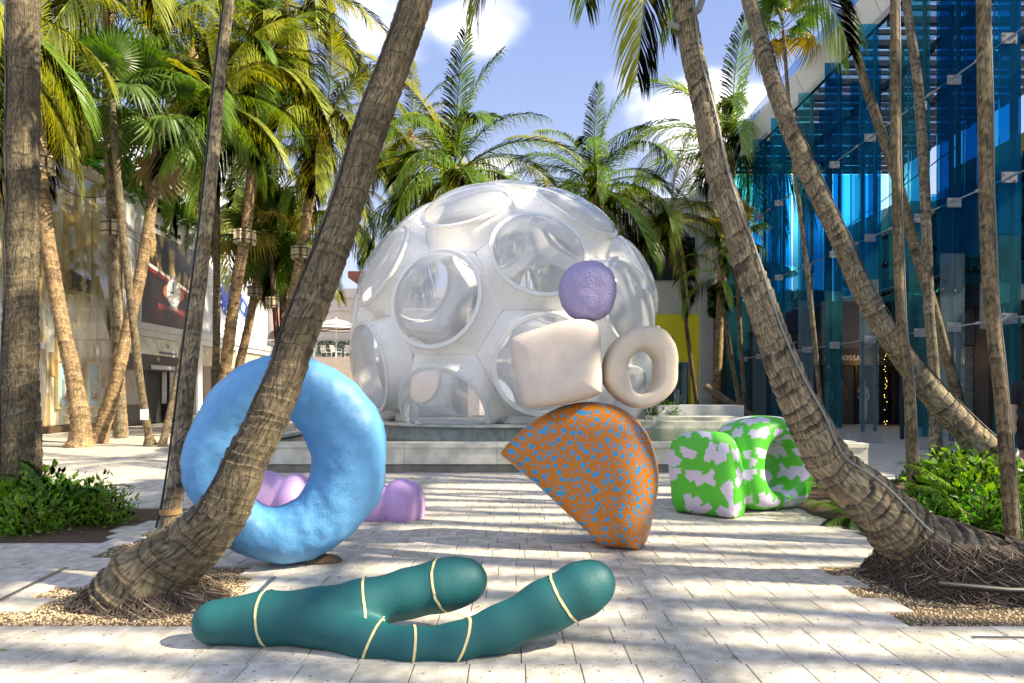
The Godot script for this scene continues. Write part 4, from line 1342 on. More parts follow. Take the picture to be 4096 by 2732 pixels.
func palms() -> void:
	for q in [[86, 30], [72, 55], [58, 75], [40, 85], [22, 85], [2, 80], [-18, 60], [-40, 42]]:
		for s in 2:
			fronds.append(frond_mesh(q[0], q[1] + s * 12, 4.0, int(q[0]) + 90 + s * 7, 0.35 + 0.5 * (86 - q[0]) / 126.0 + 0.2 * s))
	for k in 4: fan_leaves.append(fan_mesh(k + 3, [0.25, 0.5, 0.8, 1.1][k]))
	var rng := RandomNumberGenerator.new()
	var tones := {"frond": ["frond", "frond", "frond_gold", "frond"], "frond_gold": ["frond_gold", "frond", "frond_gold", "frond_gold"], "frond_deep": ["frond_deep", "frond_deep", "frond", "frond_gold"], "fan": ["fan", "fan", "fan", "fan_gold"], "fan_gold": ["fan", "fan_gold", "fan", "fan"]}
	var idx := 0
	for s in palm_list():
		idx += 1
		var pts: Array = s[7]
		var at := Vector3(pts[0][0], 0, pts[0][2])
		var tree := thing(s[0], s[1], "palm", at)
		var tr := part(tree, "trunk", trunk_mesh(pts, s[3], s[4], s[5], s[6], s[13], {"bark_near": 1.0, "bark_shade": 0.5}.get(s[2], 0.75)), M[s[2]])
		tr.position = -at
		var top := Vector3(pts[-1][0], pts[-1][1], pts[-1][2])
		var lean := (top - Vector3(pts[-2][0], pts[-2][1], pts[-2][2])).normalized()
		var rt: float = pts[-1][3]
		rng.seed = s[13]
		var n: int = s[9]
		var low: float = s[12]
		if s[8] == "coco":
			var hs := MB.new()
			hs.tube(PackedVector3Array([top - lean * 0.1, top + lean * 0.15, top + lean * 0.45, top + lean * 0.75]), PackedFloat32Array([rt * 1.02, rt * 1.25, rt * 0.95, rt * 0.35]), 10)
			part(tree, "crown_shaft", hs.done(), M.husk, -at)
			for i in n:
				var e := lerpf(84.0, low, pow((i + 0.5) / n, 0.85)) + rng.randf_range(-6, 6)
				var best := 0
				var angles := [86, 72, 58, 40, 22, 2, -18, -40]
				for k in 8:
					if absf(angles[k] - e) < absf(angles[best] - e): best = k
				var az := i * 2.39996 + rng.randf_range(-0.25, 0.25)
				var len: float = s[10] / 4.0 * rng.randf_range(0.86, 1.1)
				var dead := e < -30 and rng.randf() < 0.2
				var mname: String = "frond_dry" if dead else tones[s[11]][rng.randi() % 4]
				part(tree, "frond", fronds[best * 2 + rng.randi() % 2], M[mname], top - at + lean * lerpf(0.55, 0.1, float(i) / n), Basis(Vector3.UP, az) * Basis(Vector3.RIGHT, rng.randf_range(-0.25, 0.25)) * Basis.from_scale(Vector3.ONE * len))
		else:
			for i in n:
				var e := lerpf(75.0, low, (i + 0.5) / n) + rng.randf_range(-8, 8)
				var az := i * 2.39996 + rng.randf_range(-0.3, 0.3)
				var len: float = s[10] * rng.randf_range(0.85, 1.12)
				var k := clampi(int((85.0 - e) / 30.0), 0, 3)
				part(tree, "fan_leaf", fan_leaves[k], M["frond_dry" if e < low + 10 and rng.randf() < 0.4 else tones[s[11]][rng.randi() % 4]], top - at + lean * lerpf(0.25, 0.0, float(i) / n), Basis(Vector3.UP, az) * Basis(Vector3.BACK, deg_to_rad(e)) * Basis(Vector3.RIGHT, rng.randf_range(-0.4, 0.4)) * Basis.from_scale(Vector3.ONE * len))
		match idx:
			1:
				cable_on(tree, pts, Vector3(-0.62, 0.1, 0.8), 0.008, M.cable, 0.4)
				roots(tree, Vector3(-2.36, 0, -4.42), 0.35, 0.15, 1100, 4, Vector3(0.1, 0, 0.06))
			2:
				cable_on(tree, pts, Vector3(0.35, 0.3, 1), 0.008, M.cable_grey, 0.3)
				roots(tree, Vector3(3.05, 0, -4.72), 0.46, 0.36, 2300, 5, Vector3(0.62, 0, 0.05))
				var strap := MB.new()
				strap.tube(PackedVector3Array([Vector3(2.62, 0.13, -4.2), Vector3(3.0, 0.11, -4.13), Vector3(3.5, 0.08, -4.2), Vector3(4.0, 0.04, -4.3)]), PackedFloat32Array([0.022]), 6)
				part(tree, "strap", strap.done(), M.cable, -at)
				for q in [[Vector3(1.36, 4.24, -5.5), 2.6, -0.9], [Vector3(1.46, 4.3, -5.38), 0.5, -0.4]]:
					flood(tree, q[0] - at + Vector3.ZERO, q[1], q[2])
			3:
				cable_on(tree, pts, Vector3(-0.45, 0, 1), 0.009, M.cable, 0.3)
				hoop(tree, Vector3(-5.49, 0.32, -7.6) - at, 0.245, 0.045, M.cable)
			4:
				cable_on(tree, pts, Vector3(0.75, 0.6, 0.5), 0.008, M.cable, 0.5)
				hoop(tree, Vector3(6.17, 0.43, -8.6) - at, 0.25, 0.03, M.cable, Vector3(-0.75, 0.6, -0.2))
			5:
				cable_on(tree, pts, Vector3(-1, 0, 0.35), 0.009, M.cable, 0.1)
				hoop(tree, Vector3(-3.0, 0.27, -6) - at, 0.092, 0.05, M.husk)
			6: cable_on(tree, pts, Vector3(1, 0, 0.3), 0.007, M.cable_grey, 0.1)
			7: cable_on(tree, pts, Vector3(1, 0, 0.3), 0.006, M.cable_grey, 0.1)
			14:
				pbox(tree, "junction_box", M.white_paint, Vector3(-9.1, 0.66, -16.78) - at, Vector3(-8.94, 0.92, -16.7) - at)
			11: bracket(tree, Vector3(-11.93, 7.1, -17.25) - at, 0.23)
			13: bracket(tree, Vector3(-11.7, 6.15, -20) - at, 0.2)
			17: bracket(tree, Vector3(-8.62, 6.35, -22.02) - at, 0.25)
			18: bracket(tree, Vector3(-7.42, 6.25, -24) - at, 0.24)
			19: bracket(tree, Vector3(-10.55, 5.5, -28) - at, 0.19)
			20: bracket(tree, Vector3(-9.5, 4.9, -27) - at, 0.15)


func hoop(tree: Node3D, at: Vector3, r: float, h: float, m: Material, axis := Vector3.UP) -> void:
	var b := MB.new()
	b.tube(PackedVector3Array([at - axis * h / 2, at + axis * h / 2]), PackedFloat32Array([r, r]), 28, false)
	part(tree, "band", b.done(), m)


func bracket(tree: Node3D, at: Vector3, r: float) -> void:   # a collar of small lamp boxes strapped to the trunk
	for k in 7:
		var a := TAU * k / 7
		var b := MB.new()
		b.box(at + Vector3(cos(a) * (r + 0.05), 0, sin(a) * (r + 0.05)), Vector3(0.1, 0.42, 0.12), Basis(Vector3.UP, -a))
		part(tree, "lamp_box", b.done(), M.tan_wall)
	for y in [-0.13, 0.13]: hoop(tree, at + Vector3(0, y, 0), r + 0.115, 0.03, M.cable)


func flood(tree: Node3D, at: Vector3, yaw: float, pitch: float) -> void:
	var b := MB.new()
	var t := Basis(Vector3.UP, yaw) * Basis(Vector3.BACK, pitch)
	b.box(at + t * Vector3(0.0, 0.07, 0), Vector3(0.03, 0.12, 0.055), t)
	b.rod(at, at + t * Vector3(0, 0.02, 0), 0.015)
	part(tree, "flood_lamp", b.done(), M.cable_grey)


func roots(tree: Node3D, c: Vector3, r: float, h: float, n: int, seed_: int, drift: Vector3) -> void:   # a skirt of thin roots from the bark's lower edge to the ground
	var rng := RandomNumberGenerator.new()
	rng.seed = seed_
	var m := MB.new()
	var pale := MB.new()
	var core := MB.new()
	var rows := []
	for i in 9:
		var t := i / 8.0
		var row := PackedVector3Array()
		for j in 41:
			var a := TAU * j / 40
			var d := Vector3(cos(a), 0, -sin(a))
			var rr := r * (1.12 - 0.42 * t) * (1.0 + 0.08 * sin(a * 5 + 1.0))
			row.append(c + d * rr + drift * (1.0 - t) * maxf(0.0, d.dot(drift.normalized())) + Vector3(0, h * t * 0.95 - 0.02, 0) - tree.position)
		rows.append(row)
	core.grid(rows, true)
	part(tree, "root_mass", core.done(), M.root)
	for i in n:
		var a := rng.randf() * TAU
		var t := pow(rng.randf(), 1.3)
		var length := rng.randf_range(0.06, 0.2)
		var w := rng.randf_range(0.002, 0.006)
		var p := PackedVector3Array()
		var wander := rng.randf_range(-1.8, 1.8)
		for k in 4:
			var tt := maxf(t - length / h * k / 3.0 * 0.8, -0.03)
			var aa := a + wander * k / 3.0 * length / r
			var d := Vector3(cos(aa), 0, -sin(aa))
			var rr := r * (1.12 - 0.42 * tt) * (1.0 + 0.08 * sin(aa * 5 + 1.0)) + 0.006 + 0.03 * sin(k * 1.1) * rng.randf() + 0.02 * rng.randf()
			p.append(c + d * rr + drift * (1.0 - tt) * maxf(0.0, d.dot(drift.normalized())) + Vector3(0, h * tt * 0.95 - 0.01, 0) - tree.position)
		(pale if rng.randf() < 0.1 else m).tube(p, PackedFloat32Array([w, w, w * 0.8, w * 0.5]), 4, false)
	part(tree, "roots", m.done(), M.root).set_meta("kind", "stuff")
	part(tree, "roots", pale.done(), M.root_pale).set_meta("kind", "stuff")


func shrub_mesh(seed_: int, r: Vector3, n: int, leaf: float, slim: float, up: float) -> ArrayMesh:   # leaves spread through a rounded volume, densest outside
	var rng := RandomNumberGenerator.new()
	rng.seed = seed_
	var f := noise(2.6, FastNoiseLite.TYPE_SIMPLEX_SMOOTH, seed_, 2)
	var m := MB.new()
	for i in n:
		var d := Vector3(rng.randfn(), absf(rng.randfn()) * 0.9, rng.randfn()).normalized()
		var k := pow(rng.randf(), 0.4) * (1.0 + 0.55 * f.get_noise_3dv(d * 1.1))
		var p := Vector3(d.x * r.x, d.y * r.y, d.z * r.z) * k
		var dir := (d + Vector3(rng.randfn(), rng.randfn() + up, rng.randfn()) * 0.7).normalized()
		var w := dir.cross(Vector3(rng.randfn(), rng.randfn() * 0.4 + 1.2, rng.randfn())).normalized()
		var nn := dir.cross(w).normalized()
		if nn.y < 0: nn = -nn
		var l := leaf * rng.randf_range(0.4, 1.35)
		var b := rng.randf_range(0.5, 1.4)
		m.tint = Color(b * rng.randf_range(0.8, 1.3), b, b * 0.8)
		if rng.randf() < 0.03: m.tint = Color(2.2, 0.9, 1.2)
		var q := m.add(p, nn)
		m.add(p + dir * l * 0.5 + w * l * slim - nn * l * 0.06, nn); m.add(p + dir * l - nn * l * 0.16, nn); m.add(p + dir * l * 0.5 - w * l * slim - nn * l * 0.06, nn)
		m.tri(q, q + 1, q + 2); m.tri(q, q + 2, q + 3)
	return m.done()


func stems_mesh(seed_: int, r: Vector3, n: int, w: float) -> ArrayMesh:
	var rng := RandomNumberGenerator.new()
	rng.seed = seed_
	var m := MB.new()
	for i in n:
		var a := rng.randf() * TAU
		var k := rng.randf_range(0.2, 0.8)
		var tip := Vector3(cos(a) * r.x * k, r.y * rng.randf_range(0.5, 0.95), sin(a) * r.z * k)
		m.tube(PackedVector3Array([Vector3(cos(a) * 0.03, -0.03, sin(a) * 0.03), tip * 0.5 + Vector3(0, 0.05, 0), tip]), PackedFloat32Array([w, w * 0.8, w * 0.4]), 4, false)
	return m.done()


func planting() -> void:
	# low plants: kinds built once, then copied
	var kinds := {}
	for q in [["small", Vector3(0.38, 0.42, 0.36), 1300, 0.068, 0.2, 0.8, "shrub_bright"], ["round", Vector3(0.4, 0.42, 0.4), 900, 0.095, 0.3, 0.4, "shrub_bright"], ["bright", Vector3(0.46, 0.52, 0.44), 1300, 0.095, 0.27, 0.5, "shrub_bright"], ["deep", Vector3(0.42, 0.4, 0.42), 1200, 0.08, 0.22, 0.5, "shrub"]]:
		kinds[q[0]] = [shrub_mesh(q[0].hash() % 1000, q[1], q[2], q[3], q[4], q[5]), stems_mesh(3, q[1], 14, 0.006), M[q[6]]]
	var rows := [
		["leafy_shrub", "small", "low small-leaved shrub in the left bed, at its front left corner", -5.0, -6.25, 0.95],
		["leafy_shrub", "small", "low small-leaved shrub in the left bed, front middle", -4.4, -6.3, 0.9],
		["leafy_shrub", "small", "small-leaved shrub at the right tip of the left bed", -4.05, -6.75, 0.8],
		["leafy_shrub", "deep", "dark leafy shrub in the left bed behind the front row", -4.55, -6.95, 0.95],
		["leafy_shrub", "round", "round-leaved shrub at the foot of the thick left palm", -5.25, -6.8, 0.95],
		["leafy_shrub", "small", "small-leaved shrub at the rear of the left bed", -4.6, -7.35, 0.9],
		["leafy_shrub", "round", "round-leaved sprig right beside the thick left palm", -5.1, -7.3, 1.0],
		["leafy_shrub", "deep", "dark shrub left of the thick left palm, cut by the picture edge", -5.9, -6.9, 0.95],
		["leafy_shrub", "bright", "bright leafy shrub in the right bed, in front of the slim straight palm's right side", 4.75, -7.2, 1.05],
		["leafy_shrub", "bright", "tall bright shrub in the middle of the right bed", 5.25, -7.7, 1.15],
		["leafy_shrub", "bright", "bright shrub at the rear of the right bed under the leaning trunk", 5.6, -8.6, 1.15],
		["leafy_shrub", "bright", "bright shrub at the right edge behind the slim brown palm", 6.0, -7.6, 1.1],
		["leafy_shrub", "deep", "darker shrub low at the front of the right bed", 4.3, -6.25, 0.95],
		["leafy_shrub", "small", "small-leaved shrub at the foot of the slim brown palm", 4.35, -5.75, 0.55],
		["leafy_shrub", "deep", "dark shrub between the big root mass and the bed's bright shrubs", 3.95, -6.6, 0.75],
		["leafy_shrub", "small", "small shrub at the very right of the front of the right bed", 4.75, -5.95, 0.75],
		["leafy_shrub", "deep", "glossy dark shrub on the far low wall right of the dome", 4.75, -21.0, 1.35]]
	var r := RandomNumberGenerator.new()
	r.seed = 8
	for q in rows:
		var o := thing(q[0], q[2], "shrub", Vector3(q[3], 0.02 if q[4] > -20 else 0.55, q[4]), r.randf() * TAU, "low plants in the beds")
		var k: Array = kinds[q[1]]
		part(o, "foliage", k[0], k[2], Vector3.ZERO, Basis.from_scale(Vector3.ONE * q[5]))
		part(o, "stems", k[1], M.husk, Vector3.ZERO, Basis.from_scale(Vector3.ONE * q[5]))
	# ferns and a feathery young palm
	for q in [["fern", "light green fern behind the big root mass at the edge of the right bed", 3.42, -6.9, 0.17, 13, "shrub_bright"], ["fern", "fern in the right bed just right of the slim straight palm", 4.65, -7.0, 0.22, 15, "shrub_bright"], ["fern", "fern at the rear left of the right bed", 4.5, -8.3, 0.24, 15, "shrub"], ["fern", "fern at the front of the right bed above the roots", 4.1, -6.15, 0.18, 14, "shrub_bright"], ["young_palm", "feathery young palm rising from the left bed", -4.5, -6.75, 0.2, 14, "shrub"]]:
		var o := thing(q[0], q[1], "fern" if q[0] == "fern" else "palm", Vector3(q[2], 0.02, q[3]), 0.0, "low plants in the beds")
		for i in q[5]:
			part(o, "leaf", fronds[[4, 6, 8, 9, 3][i % 5]], M[q[6]], Vector3.ZERO, Basis(Vector3.UP, i * 2.4) * Basis.from_scale(Vector3.ONE * q[4] * r.randf_range(0.8, 1.15)))
	# sea grape hedge on the shop roof
	var big := [shrub_mesh(71, Vector3(1.5, 1.75, 1.6), 2600, 0.24, 0.42, 0.3), shrub_mesh(72, Vector3(1.4, 1.5, 1.5), 2300, 0.24, 0.42, 0.3)]
	var wood := stems_mesh(4, Vector3(1.4, 1.5, 1.4), 24, 0.03)
	var spots := [["half hidden by the thick left palm", 22.2, 1.05], ["second from the near end", 24.0, 1.2], ["between the two grey trunks", 25.8, 1.1], ["just right of the grey trunks", 27.8, 1.1], ["above the joint of gold and white walls", 29.6, 1.05], ["behind the gold fan leaves", 31.4, 0.95], ["last and lowest, above the poster", 33.4, 0.85]]
	for i in spots.size():
		var o := thing("sea_grape_shrub", "roof sea grape shrub, left side, " + spots[i][0], "shrub", Vector3(-16.6, 9.3, -spots[i][1]), i * 1.3, "sea grape shrubs along the left roof")
		part(o, "foliage", big[i % 2], M.shrub, Vector3.ZERO, Basis.from_scale(Vector3.ONE * spots[i][2]))
		part(o, "branches", wood, M.husk)


func left_shops() -> void:
	var rng := RandomNumberGenerator.new()
	rng.seed = 12
	var x := -15.6
	# gold-clad shop
	var g := thing("gold_shop", "shop clad in staggered gold and cream panels behind glass, far left", "shop building", Vector3(x, 0, -20))
	var o := g.position
	pbox(g, "wall", M.bronze, Vector3(x - 6, 0, -13) - o, Vector3(x - 0.25, 9.0, -26.25) - o)
	pbox(g, "plinth", M.bronze, Vector3(x - 0.25, 0, -13) - o, Vector3(x + 0.45, 0.22, -26.2) - o)
	var d := 19.2
	while d < 26.1:
		var w := rng.randf_range(0.2, 0.34)
		var y := 0.24
		while y < 8.95:
			var h := rng.randf_range(0.7, 2.3)
			if y + h > 8.6: h = 8.97 - y
			var out := rng.randf_range(0.0, 0.22)
			var m: Material = M[["gold_1", "gold_2", "gold_3", "gold_1", "gold_4", "gold_2"][rng.randi() % 6]]
			pbox(g, "cladding_panel", m, Vector3(x - 0.2, y + 0.003, -d - 0.004) - o, Vector3(x + 0.02 + out, y + h - 0.003, -d - w + 0.004) - o)
			y += h
		d += w
	for k in 5:
		var z0 := 19.0 + k * 1.45
		pbox(g, "glass_pane", M.clear_glass, Vector3(x + 0.5, 0.25, -z0) - o, Vector3(x + 0.515, 8.9, -z0 - 1.43) - o)
		for y in [2.75, 5.6, 8.2]:
			pbox(g, "glass_clamp", M.steel, Vector3(x + 0.49, y, -z0 + 0.08) - o, Vector3(x + 0.535, y + 0.2, -z0 - 0.1) - o)
	pbox(g, "corner_post", M.bronze, Vector3(x + 0.35, 0.2, -26.25) - o, Vector3(x + 0.53, 9.0, -26.42) - o)
	pbox(g, "corner_post", M.bronze, Vector3(x - 0.2, 0.2, -26.1) - o, Vector3(x + 0.3, 9.0, -26.28) - o)
	pbox(g, "roof_edge", M.tan_wall, Vector3(x - 6, 9.0, -13) - o, Vector3(x + 0.62, 9.3, -26.3) - o)
	pbox(g, "roof_edge", M.bronze, Vector3(x - 0.1, 9.303, -13) - o, Vector3(x + 0.5, 9.45, -26.3) - o)
	for q in [[21.25, "G", 1.05], [22.75, "A", 1.05], [23.75, "R", 1.05], [24.45, "I", 1.05]]:
		words(g, "letter", q[1], 0.62, 0.1, M.bronze, Vector3(x + 0.44, 5.5 - 0.31, -q[0]) - o, facing_x(), "Droid Serif", 700)
	for q in [[23.0, 23.95], [24.6, 25.3]]:
		var w := thing_part(g, "display_window")
		pbox(w, "backboard", M.window_blue, Vector3(x + 0.24, 0.85, -q[0]) - o, Vector3(x + 0.27, 2.4, -q[1]) - o)
		for e in [[Vector3(x + 0.24, 2.4, -q[0] + 0.05), Vector3(x + 0.34, 2.46, -q[1] - 0.05)], [Vector3(x + 0.24, 0.79, -q[0] + 0.05), Vector3(x + 0.34, 0.85, -q[1] - 0.05)], [Vector3(x + 0.24, 0.85, -q[0] + 0.05), Vector3(x + 0.34, 2.4, -q[0])], [Vector3(x + 0.24, 0.85, -q[1]), Vector3(x + 0.34, 2.4, -q[1] - 0.05)]]:
			pbox(w, "frame", M.gold_1, e[0] - o, e[1] - o)
		pbox(w, "display_block", M.marble_wet, Vector3(x + 0.28, 1.2, -q[0] - 0.25) - o, Vector3(x + 0.36, 1.8, -q[0] - 0.62) - o)
		pbox(w, "handbag", M.letter_red, Vector3(x + 0.28, 1.1, -q[0] - 0.3) - o, Vector3(x + 0.38, 1.3, -q[0] - 0.52) - o)
	# dark shop entrance at the picture's edge
	pbox(g, "entrance", M.dark_room, Vector3(x - 0.2, 0.23, -17) - o, Vector3(x + 0.15, 3.2, -19.1) - o)
	# white block with posters
	var b := thing("white_shop_block", "long white panelled shop block with posters above black shopfronts, left side", "shop building", Vector3(x, 0, -30))
	o = b.position
	pbox(b, "wall", M.white_side, Vector3(x - 6, 4.0, -26.45) - o, Vector3(x - 0.1, 9.35, -53) - o)
	pbox(b, "wall", M.tan_wall, Vector3(x - 6, 0, -26.45) - o, Vector3(x - 0.4, 4.0, -53) - o)
	for r in 4:
		var z := 26.45
		while z < 52:
			var y0 := 4.3 + r * 1.25
			pbox(b, "wall_panel", M.white_side, Vector3(x - 0.1, y0 + 0.008, -z - 0.008) - o, Vector3(x, y0 + 1.242, -z - 2.142) - o)
			z += 2.15
	pbox(b, "coping", M.white_wall, Vector3(x - 6, 9.352, -26.4) - o, Vector3(x + 0.12, 9.6, -53) - o)
	pbox(b, "cornice", M.white_wall, Vector3(x - 0.1, 4.0, -26.45) - o, Vector3(x + 0.3, 4.28, -53) - o)
	pbox(b, "cornice", M.white_wall, Vector3(x - 0.1, 3.72, -26.45) - o, Vector3(x + 0.2, 3.99, -53) - o)
	pbox(b, "sign_band", M.marble, Vector3(x - 0.39, 2.98, -27.3) - o, Vector3(x + 0.12, 3.7, -33.2) - o)
	for q in [26.5, 33.3, 38.2, 43.4, 49.0]:
		pbox(b, "pilaster", M.white_wall, Vector3(x - 0.39, 0, -q) - o, Vector3(x + 0.18, 3.71, -q - 0.72) - o)
	# posters, flat prints on thin boards
	var p1 := pbox(b, "poster", poster_mat("poster_watch", 0), Vector3(x + 0.012, 4.2 + 0.12, -28.75) - o, Vector3(x + 0.06, 8.3, -33.6) - o)
	poster_face(p1)
	pbox(b, "poster_frame", M.white_wall, Vector3(x + 0.004, 4.0 + 0.29, -28.3) - o, Vector3(x + 0.03, 9.3, -34.1) - o)
	words(b, "letters", "VACHERON CONSTANTIN", 0.2, 0.02, M.letter_black, Vector3(x + 0.045, 8.62, -30.9) - o, facing_x(), "Droid Sans", 400, 0.72)
	words(b, "letters", "GENÈVE", 0.11, 0.02, M.letter_black, Vector3(x + 0.045, 8.42, -30.9) - o, facing_x())
	words(b, "letters", "ONE OF", 0.15, 0.02, M.letter_grey, Vector3(x + 0.045, 8.78, -32.75) - o, facing_x(), "Droid Sans", 400, 0.85)
	words(b, "letters", "NOT MANY", 0.15, 0.02, M.letter_grey, Vector3(x + 0.045, 8.55, -32.85) - o, facing_x(), "Droid Sans", 400, 0.85)
	cross(b, Vector3(x + 0.045, 9.02, -30.9) - o, 0.15, M.letter_black)
	var p2 := pbox(b, "poster", poster_mat("poster_blue", 1), Vector3(x + 0.012, 4.5, -35.6) - o, Vector3(x + 0.06, 9.3, -40.9) - o)
	poster_face(p2)
	words(b, "letters", "PILOT'S WATCH", 0.2, 0.02, M.letter_grey, Vector3(x + 0.085, 4.75, -39.6) - o, facing_x(), "Droid Sans", 400, 0.8)
	var p3 := pbox(b, "poster", poster_mat("poster_portrait", 2), Vector3(x + 0.012, 4.32, -43.6) - o, Vector3(x + 0.06, 9.3, -49.2) - o)
	poster_face(p3)
	# black shopfront
	pbox(b, "fascia", M.black_front, Vector3(x - 0.38, 2.3, -27.25) - o, Vector3(x + 0.1, 2.975, -33.25) - o)
	words(b, "letters", "VACHERON CONSTANTIN", 0.17, 0.05, M.letter_white, Vector3(x + 0.14, 2.45, -30.25) - o, facing_x(), "Droid Sans", 700, 0.72)
	words(b, "letters", "VACHERON CONSTANTIN", 0.12, 0.03, M.letter_grey, Vector3(x + 0.135, 3.1, -30.7) - o, facing_x(), "Droid Sans", 400, 0.8)
	cross(b, Vector3(x + 0.12, 2.82, -29.9) - o, 0.13, M.letter_gold)
	cross(b, Vector3(x + 0.13, 3.42, -30.7) - o, 0.11, M.letter_grey)
	pbox(b, "shop_room", M.dark_room, Vector3(x - 0.36, 0.01, -27.25) - o, Vector3(x - 0.3, 2.3, -33.25) - o)
	for q in [[27.3, 29.0], [30.95, 32.9]]:
		var w := thing_part(b, "shop_window")
		pbox(w, "backboard", M.white_side, Vector3(x - 0.28, 0.85, -q[0]) - o, Vector3(x - 0.25, 2.28, -q[1]) - o)
		var dial := MB.new()
		dial.tube(PackedVector3Array([Vector3(x - 0.24, 1.62, -(q[0] + q[1]) / 2) - o, Vector3(x - 0.2, 1.62, -(q[0] + q[1]) / 2) - o]), PackedFloat32Array([0.48]), 28)
		part(w, "display_disc", dial.done(), M.tan_wall if q[0] < 29 else M.marble_grey)
		pbox(w, "sill", M.black_front, Vector3(x - 0.29, 0.01, -q[0]) - o, Vector3(x + 0.05, 0.84, -q[1]) - o)
		pbox(w, "frame", M.black_front, Vector3(x - 0.05, 0.845, -q[0]) - o, Vector3(x + 0.05, 2.295, -q[0] - 0.09) - o)
		pbox(w, "frame", M.black_front, Vector3(x - 0.05, 0.845, -q[1] + 0.09) - o, Vector3(x + 0.05, 2.295, -q[1]) - o)
		pbox(w, "pane", M.shop_glass, Vector3(x - 0.01, 0.85, -q[0] - 0.1) - o, Vector3(x, 2.29, -q[1] + 0.1) - o)
	# brown shopfront further on
	pbox(b, "letter_board", M.tan_wall, Vector3(x - 0.39, 2.72, -34.1) - o, Vector3(x + 0.05, 3.7, -42.6) - o)
	words(b, "letters", "IWC", 0.42, 0.06, M.letter_gold, Vector3(x + 0.09, 2.98, -36.7) - o, facing_x(), "Droid Serif", 700)
	for q in [[34.4, 37.0], [38.95, 42.0], [44.2, 48.8]]:
		var w := thing_part(b, "shop_window")
		pbox(w, "room", M.bronze, Vector3(x - 0.39, 0.3, -q[0]) - o, Vector3(x - 0.3, 2.7, -q[1]) - o)
		pbox(w, "pane", M.shop_glass, Vector3(x - 0.08, 0.3, -q[0]) - o, Vector3(x - 0.07, 2.7, -q[1]) - o)
		for k in 3:
			var zz := lerpf(q[0], q[1] - 0.1, k / 2.0)
			pbox(w, "frame", M.bronze, Vector3(x - 0.07, 0.3, -zz) - o, Vector3(x, 2.7, -zz - 0.1) - o)
	for q in [23.0, 24.9, 28.6, 32.6, 36.5]:
		var l := MB.new()
		l.box(Vector3(x + 0.75, 9.62, -q), Vector3(0.3, 0.12, 0.22), Basis(Vector3.BACK, -0.5))
		l.rod(Vector3(x + 0.3, 9.5, -q), Vector3(x + 0.7, 9.58, -q), 0.02)
		part(b if q > 26.4 else g, "flood_lamp", l.done(), M.white_side, -(b if q > 26.4 else g).position)
	for s in [[34.2, 3.4, 0.09], [26.9, 3.0, 0.12]]:
		var c := MB.new()
		c.ball(Vector3(x + 0.3, s[1], -s[0]) - o, Vector3.ONE * s[2], 6, 10)
		part(b, "camera_dome", c.done(), M.white_paint)


func thing_part(parent: Node3D, called: String) -> Node3D:
	var o := Node3D.new()
	o.name = called
	parent.add_child(o, true)
	return o


func cross(parent: Node, at: Vector3, r: float, m: Material) -> void:   # a cross of four flared arms with notched ends
	var b := MB.new()
	for k in 4:
		var t := Basis(Vector3.RIGHT, k * PI / 2)
		for s in [-1.0, 1.0]:
			var a := t * Vector3(0, 0.08, 0) * r
			var p := t * Vector3(0, 1.0, 0.5 * s) * r
			var q := t * Vector3(0, 0.8, 0) * r
			if s > 0: b.quad(at + a, at + q, at + p, at + p.lerp(a, 0.5))
			else: b.quad(at + a, at + p.lerp(a, 0.5), at + p, at + q)
	part(parent, "emblem", b.done(), m)


func poster_face(p: MeshInstance3D) -> void:   # puts the print once on the front face
	var a := p.get_aabb().size * 0.5
	var m := MB.new()
	m.box(Vector3(-0.002, 0, 0), a * 2.0 - Vector3(0.004, 0, 0))
	for i in m.u.size(): m.u[i] = Vector2(0.01, 0.01)
	m.quad(Vector3(a.x, -a.y, a.z), Vector3(a.x, -a.y, -a.z), Vector3(a.x, a.y, -a.z), Vector3(a.x, a.y, a.z))
	p.mesh = m.done()


